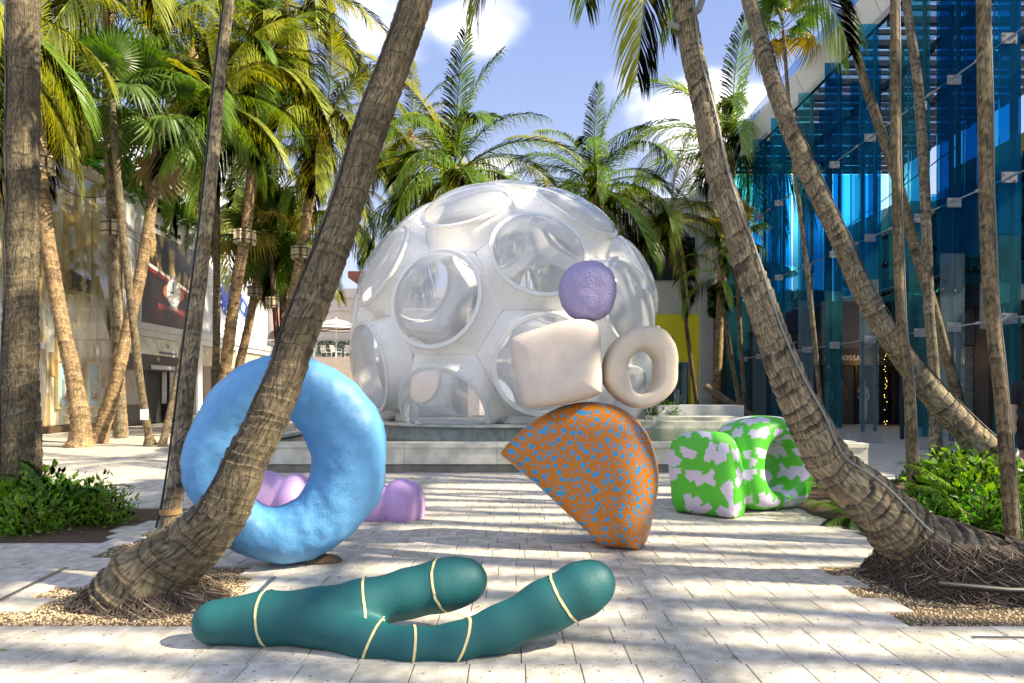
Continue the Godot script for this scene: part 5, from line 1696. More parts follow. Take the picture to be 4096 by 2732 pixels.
func poster_mat(called: String, kind: int) -> StandardMaterial3D:   # printed pictures of watches and a face
	var n := 320
	var im := Image.create(n, n, false, Image.FORMAT_RGB8)
	var f := noise(0.012, FastNoiseLite.TYPE_SIMPLEX_SMOOTH, 60 + kind, 4)
	for y in n:
		for x in n:
			var u := x / float(n)
			var v := y / float(n)
			var k := f.get_noise_2d(x, y)
			var c := Color(0, 0, 0)
			if kind == 0:
				c = Color(0.1, 0.07, 0.08).lerp(Color(0.27, 0.07, 0.09), smoothstep(0.62, 0.95, v) * (0.6 + k))
				var band := v - 0.32 - 0.22 * u
				if v < 0.55 - 0.15 * (1.0 - u):
					var glow := smoothstep(0.1, 0.5, f.get_noise_2d(x * 1.6, y * 0.7) + 0.25)
					c = Color(0.13, 0.11, 0.1).lerp(Color(0.72, 0.62, 0.38), glow * 0.8)
				if absf(band - 0.06) < 0.022: c = Color(0.42, 0.1, 0.12)
				elif absf(band - 0.02) < 0.018: c = Color(0.78, 0.76, 0.7)
				if absf(v - 0.77 - 0.05 * u) < 0.03 and u > 0.25: c = c.lerp(Color(0.6, 0.22, 0.22), 0.6)
				var q := Vector2((u - 0.535) / 0.135, (v - 0.595) / 0.165)
				var strap := Vector2((u - 0.535) / 0.2, (v - 0.6) / 0.1)
				if strap.length() < 1.0: c = Color(0.62, 0.35, 0.2)
				if absf(u - 0.535) < 0.075 and absf(v - 0.595) < 0.205: c = Color(0.5, 0.46, 0.44)
				if q.length() < 1.0:
					c = Color(0.86, 0.86, 0.86)
					if q.length() > 0.9: c = Color(0.55, 0.53, 0.52)
					var a := q.angle()
					var tick := absf(wrapf(a * 12.0 / TAU, -0.5, 0.5))
					if q.length() > 0.66 and q.length() < 0.82 and tick < 0.14: c = Color(0.2, 0.2, 0.22)
					if absf(q.x) < 0.035 and q.y < 0.05 and q.y > -0.7: c = Color(0.1, 0.1, 0.12)
					if absf(q.y) < 0.05 and q.x < 0.05 and q.x > -0.48: c = Color(0.1, 0.1, 0.12)
			elif kind == 1:
				c = Color(0.9, 0.91, 0.94).lerp(Color(0.97, 0.97, 0.98), v)
				if Vector2((u - 0.25) / 0.3, (v - 0.48) / 0.26).length() < 1.0: c = Color(0.66, 0.68, 0.76)
				var q := Vector2((u - 0.3) / 0.2, (v - 0.55) / 0.24)
				if q.length() < 1.05: c = Color(0.75, 0.77, 0.82)
				if q.length() < 0.95:
					c = Color(0.1, 0.2, 0.5)
					var tick := absf(wrapf(q.angle() * 12.0 / TAU, -0.5, 0.5))
					if q.length() > 0.7 and q.length() < 0.85 and tick < 0.16: c = Color(0.9, 0.93, 0.98)
				var w := Vector2(u - 0.8, v - 0.66).rotated(-0.45)
				if absf(w.x) < 0.2 and absf(w.y) < 0.12:
					c = Color(0.14, 0.26, 0.52)
					if absf(absf(w.y) - 0.095) < 0.008 and fposmod(w.x * 30, 1.0) < 0.6: c = Color(0.9, 0.93, 0.98)
					if absf(absf(w.x) - 0.08) < 0.045 and absf(w.y) < 0.05: c = Color(0.86, 0.9, 0.96)
			else:
				c = Color(0.5, 0.5, 0.51).lerp(Color(0.62, 0.61, 0.6), u + k)
				if Vector2((u - 0.62) / 0.2, (v - 0.3) / 0.24).length() < 1.0: c = Color(0.8, 0.62, 0.58)
				if Vector2((u - 0.62) / 0.21, (v - 0.14) / 0.12).length() < 1.0: c = Color(0.28, 0.2, 0.18)
				if Vector2((u - 0.3) / 0.17, (v - 0.62) / 0.2).length() < 1.0 + k: c = Color(0.78, 0.5, 0.5)
				if v > 0.55 and absf(u - 0.65) < 0.25 + (v - 0.55) * 0.3: c = Color(0.33, 0.32, 0.35)
				if v > 0.9 and v < 0.95 and u < 0.5 and u > 0.06: c = Color(0.6, 0.12, 0.12)
			im.set_pixel(x, y, c)
	var m := mat(called, Color.WHITE, 0.35)
	m.albedo_texture = ImageTexture.create_from_image(im)
	m.texture_repeat = false
	return m


func far_terrace() -> void:
	var t := thing("terrace_building", "far pale building with a raised terrace, seen between the big leaning palm and the dome", "building", Vector3(-9, 0, -46))
	var o := t.position
	pbox(t, "terrace_wall", M.blush_wall, Vector3(-15.9, 0, -42) - o, Vector3(-2, 3.55, -50) - o)
	pbox(t, "rear_wall", M.white_wall, Vector3(-15.9, 3.55, -50.01) - o, Vector3(4, 8.3, -56) - o)
	pbox(t, "cornice", M.white_wall, Vector3(-15.9, 8.303, -49.6) - o, Vector3(4, 8.95, -56) - o)
	pbox(t, "cornice", M.white_wall, Vector3(-15.9, 7.4, -49.8) - o, Vector3(4, 7.55, -50) - o)
	pbox(t, "roof_canopy", M.red_roof, Vector3(-11.3, 9.3, -47) - o, Vector3(-6, 9.75, -52) - o)
	for k in 7:
		pbox(t, "rail_pane", M.clear_glass, Vector3(-15.5 + k * 1.9, 3.56, -42.2) - o, Vector3(-13.65 + k * 1.9, 4.6, -42.22) - o)
	pbox(t, "handrail", M.steel, Vector3(-15.5, 4.603, -42.17) - o, Vector3(-2.2, 4.66, -42.25) - o)
	solo("terrace_hedge", hedge_mesh(6.5, 0.95, 0.5), M.shrub, "dark clipped hedge on the far terrace behind the white chairs", "hedge", Vector3(-10.5, 3.9 + 0.6, -48.6))
	for q in [[-11.7, -45.4, "striped parasol on the far terrace, open wide"], [-13.6, -44.6, "striped parasol on the far terrace, its rim hanging low by the trunk"]]:
		parasol(q[2], Vector3(q[0], 3.55, q[1]), M.striped_canvas)
	var first: Node3D = null
	for q in [[-12.9, -43.6, 0.4, "white terrace chair by the glass rail, leftmost of four"], [-11.9, -43.8, 2.6, "white terrace chair, second from the left by the rail"], [-11.2, -43.5, 1.2, "white terrace chair, third from the left by the rail"], [-10.5, -43.9, 3.4, "white terrace chair nearest the dome"]]:
		if first == null: first = chair_base("terrace_chair", M.white_paint)
		place_chair(first, "terrace_chair", q[3], Vector3(q[0], 3.55, q[1]), q[2], "white chairs on the far terrace")


func hedge_mesh(w: float, h: float, d: float) -> ArrayMesh:
	var rng := RandomNumberGenerator.new()
	rng.seed = 99
	var m := MB.new()
	for i in 2600:
		var p := Vector3(rng.randf_range(-w, w) * 0.5, rng.randf_range(-h, h) * 0.55, rng.randf_range(-d, d))
		var a := Vector3(rng.randfn(), rng.randfn(), rng.randfn()).normalized() * 0.13
		var b := a.cross(Vector3(rng.randfn(), rng.randfn(), rng.randfn())).normalized() * 0.06
		var nn := a.cross(b).normalized()
		if nn.z < 0: nn = -nn
		var t := rng.randf_range(0.4, 1.0)
		m.tint = Color(t, t, t)
		var k := m.add(p - a, nn); m.add(p + b, nn); m.add(p + a, nn); m.add(p - b, nn)
		m.tri(k, k + 1, k + 2); m.tri(k, k + 2, k + 3)
	return m.done()


func parasol(label: String, at: Vector3, m: Material) -> void:
	var p := thing("parasol", label, "parasol", at)
	var pole := MB.new()
	pole.rod(Vector3.ZERO, Vector3(0, 2.75, 0), 0.03)
	pole.ball(Vector3(0, 2.8, 0), Vector3.ONE * 0.05, 5, 8)
	part(p, "pole", pole.done(), M.white_paint)
	var rows := []
	for q in [[1.75, 1.98], [1.7, 2.14], [1.1, 2.42], [0.5, 2.62], [0.01, 2.74]]:
		var row := PackedVector3Array()
		for j in 33:
			var a := TAU * j / 32
			var sag := 1.0 - 0.05 * absf(sin(a * 4.0))
			row.append(Vector3(cos(a) * q[0] * sag, q[1], -sin(a) * q[0] * sag))
		rows.append(row)
	var c := MB.new()
	c.grid(rows, true)
	part(p, "canopy", c.done(), m)


func chair_base(called: String, m: Material) -> Node3D:   # wire chair: slatted seat and back on tube legs
	var c := thing(called, "", "chair")
	for s in [-1.0, 1.0]:
		for q in [0.22, -0.24]:
			var l := MB.new()
			l.rod(Vector3(0.24 * s, 0, q), Vector3(0.24 * s, 0.42, q * 0.9), 0.012)
			part(c, "leg", l.done(), m)
		var a := MB.new()
		a.tube(PackedVector3Array([Vector3(0.27 * s, 0.42, 0.2), Vector3(0.29 * s, 0.62, 0.18), Vector3(0.28 * s, 0.64, -0.2), Vector3(0.26 * s, 0.6, -0.26)]), PackedFloat32Array([0.011]), 5)
		part(c, "armrest", a.done(), m)
	for k in 11:
		var x := lerpf(-0.24, 0.24, k / 10.0)
		var s := MB.new()
		s.tube(PackedVector3Array([Vector3(x, 0.41, 0.25), Vector3(x, 0.4, 0.0), Vector3(x, 0.4, -0.18), Vector3(x, 0.46, -0.25), Vector3(x, 0.82, -0.34)]), PackedFloat32Array([0.0085]), 4)
		part(c, "slat", s.done(), m)
	var t := MB.new()
	t.rod(Vector3(-0.26, 0.83, -0.34), Vector3(0.26, 0.83, -0.34), 0.012)
	t.rod(Vector3(-0.26, 0.42, 0.26), Vector3(0.26, 0.42, 0.26), 0.012)
	part(c, "rail", t.done(), m)
	return c


func place_chair(first: Node3D, called: String, label: String, at: Vector3, turn: float, group: String) -> void:
	var c := first
	if first.has_meta("label"):
		c = first.duplicate()
		c.name = numbered(called)
		add_child(c)
	tag(c, label, "chair", group)
	c.position = at
	c.rotation.y = turn


func back_shop() -> void:
	var b := thing("white_back_building", "white building right of the dome with a yellow sign and a dark window", "building", Vector3(6, 0, -33))
	var o := b.position
	pbox(b, "wall", M.white_wall, Vector3(1.5, 4.92, -31) - o, Vector3(8.4, 10.2, -37) - o)
	pbox(b, "wall", M.white_side, Vector3(1.5, 0, -31.3) - o, Vector3(6.4, 4.9, -37) - o)
	# the pier of stacked panels
	for k in 7:
		pbox(b, "wall_panel", M.white_side, Vector3(8.42, k * 1.5 + 0.006, -30.5) - o, Vector3(10.3, k * 1.5 + 1.494, -30.9) - o)
	pbox(b, "wall", M.white_wall, Vector3(8.43, 0, -30.92) - o, Vector3(10.28, 10.6, -37) - o)
	var w := thing_part(b, "window")
	pbox(w, "frame", M.navy_metal, Vector3(6.3, 6.45, -30.99) - o, Vector3(8.3, 8.4, -30.93) - o)
	pbox(w, "pane", M.dark_room, Vector3(6.42, 6.57, -30.925) - o, Vector3(7.35, 8.28, -30.91) - o)
	pbox(w, "pane", M.dark_room, Vector3(7.45, 6.57, -30.925) - o, Vector3(8.18, 8.28, -30.91) - o)
	pbox(b, "sign_board", M.yellow_sign, Vector3(5.4, 2.75, -31.05) - o, Vector3(8.41, 4.88, -30.8) - o)
	words(b, "letters", "IR", 0.55, 0.06, M.letter_black, Vector3(6.95, 3.6, -30.76) - o, Basis.IDENTITY, "Droid Sans", 700)
	var s := thing_part(b, "shop_window")
	pbox(s, "room", M.dark_room, Vector3(6.42, 0.3, -31.4) - o, Vector3(8.1, 2.74, -31.38) - o)
	pbox(s, "frame", M.yellow_sign, Vector3(8.1, 0.02, -31.3) - o, Vector3(8.4, 2.745, -30.9) - o)
	pbox(s, "sill", M.white_side, Vector3(6.41, 0.02, -31.3) - o, Vector3(8.095, 0.3, -30.85) - o)
	for k in 5:
		pbox(s, "curtain_fold", M.bronze, Vector3(6.5 + k * 0.3, 0.6, -31.3 + 0.02 * k) - o, Vector3(6.7 + k * 0.3, 2.5, -31.25) - o)
	pbox(s, "pane", M.shop_glass, Vector3(6.42, 0.31, -31.0) - o, Vector3(8.09, 2.74, -30.985) - o)
	var bust := Blob.new(Vector3(-0.3, 0, -0.2), Vector3(0.3, 0.8, 0.2), 0.025, 0.02)
	bust.chain([Vector3(0, 0.05, 0), Vector3(0, 0.25, 0), Vector3(0, 0.4, 0)], [0.12, 0.14, 0.1])
	bust.limb(Vector3(-0.13, 0.42, 0), Vector3(0.13, 0.42, 0), 0.05, 0.05)
	bust.chain([Vector3(0, 0.45, 0), Vector3(0, 0.6, 0), Vector3(0, 0.68, 0)], [0.045, 0.06, 0.07])
	var bm := MB.new()
	bust.add_to(bm)
	solo("mannequin_bust", bm.done(), M.mannequin_white, "small pale mannequin bust in the window under the yellow sign", "mannequin", Vector3(7.6, 0.75, -31.18))
	solo("low_wall", boxm(Vector3(2.6, 0.95, 1.6)), M.white_side, "low white planter wall behind the pool, right of the dome", "wall", Vector3(5.7, 0.475, -21.4))
	solo("paving_kerb", boxm(Vector3(3.6, 0.18, 0.6)), M.marble, "long white step edge behind the pool below the low planter wall", "step", Vector3(6.2, 0.09, -20.75))
	var lt := MB.new()
	lt.tube(PackedVector3Array([Vector3(6.3, 1.55, -22.3), Vector3(7.3, 0.85, -22.2), Vector3(8.3, 0.25, -22.1), Vector3(8.9, -0.05, -22)]), PackedFloat32Array([0.12, 0.125, 0.13, 0.16]), 12)
	solo("fallen_trunk", lt.done(), M.bark_dark, "dark trunk leaning very low over the white planter wall", "palm trunk")


func arcade() -> void:
	var rng := RandomNumberGenerator.new()
	rng.seed = 30
	var a := thing("glass_arcade", "tall blue glass arcade with a louvred roof and upright glass fins, right side", "building", Vector3(12, 0, -20))
	var o := a.position
	# roof: louvre beams across, purlins along, glazing above
	var d := -1.0
	while d < 30.0:
		var w := 0.13 if d < 6.0 else 0.2
		pbox(a, "roof_louvre", M.navy_metal, Vector3(9.72, 10.82, -d) - o, Vector3(16.4, 10.98, -d - w) - o)
		if d > 8.0: pbox(a, "roof_louvre", M.navy_metal, Vector3(9.72, 10.86, -d - 0.62) - o, Vector3(16.4, 10.975, -d - 0.7) - o)
		d += 0.5 if d < 6.0 else 1.15
	for x in [9.6, 11.8, 14.0, 16.45]:
		pbox(a, "roof_purlin", M.navy_metal, Vector3(x, 10.985, 1.5) - o, Vector3(x + 0.12, 11.18, -30) - o)
	d = 7.0
	while d < 29.5:
		for k in 3:
			var x0: float = [9.74, 11.94, 14.14][k]
			var w: float = [2.04, 2.04, 2.28][k]
			pbox(a, "roof_pane", [M.roof_glass, M.roof_glass_pale][rng.randi() % 2], Vector3(x0, 11.2, -d - 0.02) - o, Vector3(x0 + w, 11.21, -d - 1.13) - o)
		d += 1.15
	# white fascia with a blue glass strip on top
	d = -1.0
	while d < 29.5:
		var m := MB.new()
		m.quad(Vector3(9.42, 11.0, -d - 0.01) - o, Vector3(9.42, 11.0, -d - 2.29) - o, Vector3(9.1, 11.62, -d - 2.29) - o, Vector3(9.1, 11.62, -d - 0.01) - o)
		m.quad(Vector3(9.43, 11.0, -d - 2.29) - o, Vector3(9.43, 11.0, -d - 0.01) - o, Vector3(9.55, 11.62, -d - 0.01) - o, Vector3(9.55, 11.62, -d - 2.29) - o)
		m.quad(Vector3(9.1, 11.62, -d - 0.01) - o, Vector3(9.1, 11.62, -d - 2.29) - o, Vector3(9.55, 11.62, -d - 2.29) - o, Vector3(9.55, 11.62, -d - 0.01) - o)
		part(a, "fascia_panel", m.done(), M.white_paint)
		pbox(a, "parapet_glass", M.roof_glass, Vector3(9.14, 11.63, -d - 0.01) - o, Vector3(9.16, 12.05, -d - 2.29) - o)
		d += 2.3
	# upright fins, each on a steel shoe
	var spots := [12.9, 14.6, 15.9, 17.9, 20.0, 22.0, 24.0, 26.0, 28.0]
	for k in spots.size():
		var z: float = spots[k]
		var x0 := 9.12 + 0.06 * (k % 3)
		var m: Material = M[["glass_blue", "glass_deep", "glass_teal"][k % 3]]
		var f := thing_part(a, "glass_fin")
		pbox(f, "pane", M.glass_pale if k % 2 else M.glass_teal, Vector3(x0, 0.3, -z) - o, Vector3(x0 + 0.5, 4.3, -z - 0.04) - o)
		pbox(f, "pane", m, Vector3(x0, 4.31, -z) - o, Vector3(x0 + 0.5, 11.0, -z - 0.04) - o)
		if k % 3 == 1 and k != 4: pbox(f, "pane", M[["glass_sky", "glass_blue", "glass_deep"][(k + 1) % 3]], Vector3(x0 + 0.56, 4.3, -z - 0.12) - o, Vector3(x0 + 0.86, 11.0, -z - 0.15) - o)
		pbox(f, "shoe", M.plate_grey, Vector3(x0 - 0.04, 0.0, -z + 0.07) - o, Vector3(x0 + 0.54, 0.29, -z - 0.09) - o)
		pbox(f, "mullion", M.navy_metal, Vector3(x0 + 0.515, 0.3, -z - 0.2) - o, Vector3(x0 + 0.555, 11.0, -z - 0.32) - o)
		for y in [2.72, 5.38, 8.0]:
			pbox(f, "patch_plate", M.plate_grey, Vector3(x0 + 0.11, y - 0.1, -z + 0.045) - o, Vector3(x0 + 0.4, y + 0.1, -z + 0.02) - o)
			for q in [[0.15, 0.06], [0.36, 0.06], [0.15, -0.06], [0.36, -0.06]]:
				var bt := MB.new()
				bt.rod(Vector3(x0 + q[0], y + q[1], -z + 0.045) - o, Vector3(x0 + q[0], y + q[1], -z + 0.07) - o, 0.025)
				part(f, "bolt", bt.done(), M.steel)
	for k in 15:   # a second, slimmer row behind them
		var z := 13.3 + k * 1.05
		pbox(a, "slim_fin", M[["glass_deep", "glass_blue", "glass_deep", "glass_teal", "glass_blue"][rng.randi() % 5]], Vector3(10.25, 4.4, -z) - o, Vector3(10.6 + 0.1 * (k % 3), 10.75, -z - 0.035) - o)
		if k % 2: pbox(a, "mullion", M.navy_metal, Vector3(10.66, 0.05, -z - 0.1) - o, Vector3(10.72, 10.75, -z - 0.22) - o)
	# nearer fins, beside and behind the viewer
	d = -0.6
	while d < 12.0:
		pbox(a, "glass_fin", M.glass_deep, Vector3(9.2, 0.3, -d) - o, Vector3(9.75, 10.6, -d - 0.06) - o)
		d += 0.95 if d > 5.5 else 0.75
	for y in [2.72, 5.38, 8.0]:
		var r := MB.new()
		r.rod(Vector3(9.36, y, -11) - o, Vector3(9.36, y, -29) - o, 0.017)
		for k in 10: r.rod(Vector3(9.36, y, -13.6 - k * 1.6) - o, Vector3(9.36, y, -13.75 - k * 1.6) - o, 0.04)
		part(a, "tension_rod", r.done(), M.steel)
		for x in [11.6, 13.4]:
			var r2 := MB.new()
			r2.rod(Vector3(9.5, y + 1.2, -12 - x + 9) - o, Vector3(x + 1.5, y + 2.3, -28) - o, 0.014)
			part(a, "tension_rod", r2.done(), M.navy_metal)
	# inner row of narrow fins in front of the shops: teal glass on black clamps
	for k in 46:
		var z := 12.0 + k * 0.37
		var m: Material = M[["glass_teal", "glass_deep", "glass_teal", "glass_blue"][rng.randi() % 4]]
		pbox(a, "shop_fin", m, Vector3(15.35, 4.75 + 0.3 * sin(k * 0.25), -z) - o, Vector3(15.75, 8.6, -z - 0.03) - o)
		for y in [5.4, 6.6, 7.8]:
			pbox(a, "fin_clamp", M.cable, Vector3(15.3, y, -z + 0.05) - o, Vector3(15.8, y + 0.1, -z - 0.08) - o)
	# shop wall along the right
	pbox(a, "shop_wall", M.grey_front, Vector3(16.5, 0, 2) - o, Vector3(22, 8.8, -29) - o)
	pbox(a, "shop_wall", M.navy_metal, Vector3(16.0, 4.3, -11) - o, Vector3(16.48, 5.2, -29) - o)
	pbox(a, "stucco_front", M.yellow_stucco, Vector3(15.85, 6.2, -19.2) - o, Vector3(16.48, 9.4, -24.6) - o)
	for z in [20.2, 22.9]:
		var arch := PackedVector2Array()
		for k in 13: arch.append(Vector2(cos(PI * k / 12) * 0.95, sin(PI * k / 12) * 0.95 + 0.05))
		var m := MB.new()
		m.poly(arch, func(p): return Vector3(15.835, 7.05 + p.y, -z + p.x * -1.0) - o)
		part(a, "arch_window", m.done(), M.marble_grey)
		var m2 := MB.new()
		m2.poly(arch, func(p): return Vector3(15.825, 7.08 + p.y * 0.86, -z - p.x * 0.86) - o)
		part(a, "arch_pane", m2.done(), M.navy_metal)
	words(a, "letters", "the h", 0.42, 0.06, M.letter_red, Vector3(15.78, 8.35, -22.0) - o, Basis(Vector3.UP, -PI / 2), "Droid Sans", 700)
	words(a, "letters", "EL", 0.42, 0.06, M.letter_red, Vector3(15.78, 8.35, -21.2 + 0.35) - o, Basis(Vector3.UP, -PI / 2), "Droid Sans", 700)
	pbox(a, "marble_sign", M.marble_grey, Vector3(15.9, 3.5, -19.6) - o, Vector3(16.48, 5.6, -23.2) - o)
	words(a, "letters", "XIM", 0.5, 0.06, M.letter_black, Vector3(15.85, 3.95, -21.75) - o, Basis(Vector3.UP, -PI / 2), "Droid Sans", 700)
	pbox(a, "grey_front", M.grey_panel, Vector3(15.95, 3.05, -24.3) - o, Vector3(16.48, 5.1, -26.8) - o)
	words(a, "letters", "INE", 0.36, 0.04, M.letter_grey, Vector3(15.9, 3.6, -26.0) - o, Basis(Vector3.UP, -PI / 2))
	pbox(a, "shop_glass", M.marble_wet, Vector3(16.1, 0.02, -24.4) - o, Vector3(16.48, 3.0, -26.7) - o)
	pbox(a, "shop_room", M.dark_room, Vector3(16.2, 0.02, -19.6) - o, Vector3(16.49, 3.45, -23.2) - o)
	# shops that close the arcade's far end
	pbox(a, "rear_wall", M.grey_front, Vector3(9.0, 0, -29.4) - o, Vector3(16.48, 4.75, -35) - o)
	pbox(a, "rear_wall", M.grey_front, Vector3(16.5, 0, -29.02) - o, Vector3(22, 9.5, -35) - o)
	pbox(a, "rear_fascia", M.grey_panel, Vector3(13.05, 3.2, -28.75) - o, Vector3(16.0, 5.2, -29.35) - o)
	pbox(a, "rear_fascia", M.grey_front, Vector3(13.05, 2.5, -28.7) - o, Vector3(16.0, 3.2, -29.35) - o)
	pbox(a, "rear_fascia", M.navy_metal, Vector3(9.0, 3.9, -28.85) - o, Vector3(13.0, 5.2, -29.35) - o)
	words(a, "letters", "BOSSA", 0.21, 0.05, M.letter_white, Vector3(14.18, 2.8, -28.66) - o, Basis.IDENTITY, "Droid Sans", 700)
	pbox(a, "sign_board", M.black_front, Vector3(10.75, 3.15, -28.7) - o, Vector3(12.15, 3.85, -28.84) - o)
	words(a, "letters", "er", 0.42, 0.04, M.letter_grey, Vector3(11.72, 3.38, -28.67) - o)
	pbox(a, "shop_room", M.dark_room, Vector3(13.05, 0.02, -29.35) - o, Vector3(16.0, 2.5, -29.3) - o)
	for x in [13.05, 14.45, 15.9]:
		pbox(a, "shop_frame", M.cable, Vector3(x, 0.02, -28.72) - o, Vector3(x + 0.1, 2.49, -28.86) - o)
	pbox(a, "shop_pane", M.shop_glass, Vector3(13.16, 0.05, -28.8) - o, Vector3(14.44, 2.48, -28.79) - o)
	for k in 5:
		pbox(a, "door_pane", [M.dark_room, M.black_front, M.navy_metal, M.black_front, M.dark_room][k], Vector3(9.05 + k * 0.78, 0.02, -28.95 - 0.02 * (k % 2)) - o, Vector3(9.8 + k * 0.78, 3.1, -29.35) - o)
	pbox(a, "notice", M.window_blue, Vector3(11.5, 1.5, -28.93) - o, Vector3(11.72, 1.8, -28.9) - o)
	pbox(a, "ribbed_panel", M.glass_teal, Vector3(8.98, 0.02, -28.5) - o, Vector3(9.5, 5.0, -28.55) - o)
	# upright panes above, open to the sky behind
	for k in 15:
		var x := 9.05 + k * 0.46
		pbox(a, "rear_pane", M[["glass_sky", "glass_blue", "glass_sky", "glass_deep", "glass_teal"][rng.randi() % 5]], Vector3(x, 5.25, -29.0 - 0.06 * (k % 2)) - o, Vector3(x + 0.45, 10.6, -29.03 - 0.06 * (k % 2)) - o)
	for k in 4:
		pbox(a, "rear_post", M.navy_metal, Vector3(9.0 + k * 2.2, 5.2, -29.2) - o, Vector3(9.14 + k * 2.2, 10.6, -29.34) - o)
	pbox(a, "poster", M.blush_wall, Vector3(13.55, 5.75, -28.6) - o, Vector3(14.35, 7.2, -28.64) - o)
	for q in [["& ESPRESSO", 6.35, 0.11, "letter_red"], ["SOON", 5.95, 0.2, "letter_red"], ["OPENING", 5.5, 0.2, "letter_grey"], ["WINTER", 5.2, 0.2, "letter_grey"]]:
		words(a, "letters", q[0], q[2], 0.02, M[q[3]], Vector3(13.98, q[1], -28.56) - o, Basis.IDENTITY, "Droid Sans", 400, 0.75)
	var ph := PI
	parasol("teal parasol on the roof terrace seen through the blue glass", Vector3(11.4, 4.75, -31.5), M.teal_canvas)
	solo("terrace_bush", hedge_mesh(2.2, 1.0, 0.5), M.shrub, "leafy bush on the roof terrace beside the teal parasol", "bush", Vector3(12.9, 5.3, -30.5))
	solo("terrace_bush", hedge_mesh(1.2, 1.2, 0.4), M.shrub, "leafy bush on the roof terrace above the white pier", "bush", Vector3(9.35, 5.4, -30.2))
	# garlands with fairy lights
	for q in [["garland with warm fairy lights round the grey shop door", 15.7, 23.9, 27.0, 4.9], ["darker garland with fairy lights behind the glass fins, left of the slim straight palm", 15.2, 27.6, 28.4, 4.6]]:
		var gl := thing("garland", q[0], "garland", Vector3(q[1], 0, -q[2]))
		var path := PackedVector3Array([Vector3(0, 0.1, 0), Vector3(0, q[4] * 0.5, 0), Vector3(0, q[4], -0.05), Vector3(0, q[4] + 0.15, -(q[3] - q[2]) * 0.5), Vector3(0, q[4], -(q[3] - q[2])), Vector3(0, q[4] * 0.5, -(q[3] - q[2])), Vector3(0, 0.1, -(q[3] - q[2]))])
		var c := curve(path, 160)
		var leaf := MB.new()
		var bulbs := MB.new()
		for p in c:
			for k in 12:
				var e := Vector3(rng.randfn(), rng.randfn(), rng.randfn()) * 0.075
				var v := Vector3(rng.randfn(), rng.randfn(), rng.randfn()).normalized() * 0.1
				var w := v.cross(Vector3(rng.randfn(), 1, rng.randfn())).normalized() * 0.018
				var n0 := v.cross(w).normalized()
				var i := leaf.add(p + e - w, n0); leaf.add(p + e + w, n0); leaf.add(p + e + v, n0)
				leaf.tri(i, i + 1, i + 2)
			if rng.randf() < 0.75: bulbs.ball(p + Vector3(-0.1, rng.randf_range(-0.05, 0.05), rng.randf_range(-0.12, 0.12)), Vector3.ONE * 0.016, 4, 6)
		part(gl, "greenery", leaf.done(), M.frond_deep)
		part(gl, "fairy_light_bulbs", bulbs.done(), M.fairy_bulb).set_meta("kind", "stuff")
		var lamp := OmniLight3D.new()
		lamp.name = "fairy_light_glow"
		lamp.light_color = Color(1.0, 0.72, 0.35)
		lamp.light_energy = 0.12
		lamp.light_size = 0.02
		lamp.omni_range = 6.0
		lamp.omni_attenuation = 2.0
		lamp.shadow_enabled = true
		lamp.position = Vector3(-0.3, 2.6, -0.5)
		gl.add_child(lamp)
	# shop-window mannequins
	for q in [["white-clad mannequin, left in the shop window under the white letters", 13.42, M.cloth_cream, M.cloth_cream, 0.0], ["rust-clad mannequin, middle in the shop window", 14.0, M.cloth_rust, M.cloth_rust, 0.5], ["cream-clad mannequin with a hand on the hip, right of the window post", 14.95, M.cloth_cream, M.mannequin_white, 1.0]]:
		var n := thing("mannequin", q[0], "mannequin", Vector3(q[1], 0.12, -29.05))
		var f := Blob.new(Vector3(-0.4, 0, -0.25), Vector3(0.4, 1.8, 0.25), 0.03, 0.02)
		f.chain([Vector3(0, 1.02, 0), Vector3(0, 1.2, 0), Vector3(0, 1.38, 0)], [0.12, 0.115, 0.13])
		f.limb(Vector3(-0.14, 1.4, 0), Vector3(0.14, 1.4, 0), 0.05, 0.05)
		for s in [-1.0, 1.0]:
			f.chain([Vector3(0.08 * s, 0.95, 0), Vector3(0.09 * s, 0.5, 0.02), Vector3(0.09 * s, 0.1, 0)], [0.09, 0.065, 0.05])
			var bent: bool = q[4] > 0.9 and s < 0
			f.chain([Vector3(0.18 * s, 1.38, 0), Vector3((0.32 if bent else 0.22) * s, 1.14, 0), Vector3((0.14 if bent else 0.21) * s, 0.95, 0.06)], [0.05, 0.04, 0.032])
		var m := MB.new()
		f.add_to(m)
		part(n, "outfit", m.done(), q[2])
		var h := Blob.new(Vector3(-0.15, 1.4, -0.15), Vector3(0.15, 1.85, 0.15), 0.02, 0.015)
		h.chain([Vector3(0, 1.44, 0), Vector3(0, 1.56, 0.01), Vector3(0, 1.66, 0.02)], [0.045, 0.06, 0.08])
		var hm := MB.new()
		h.add_to(hm)
		part(n, "head", hm.done(), M.mannequin_white)


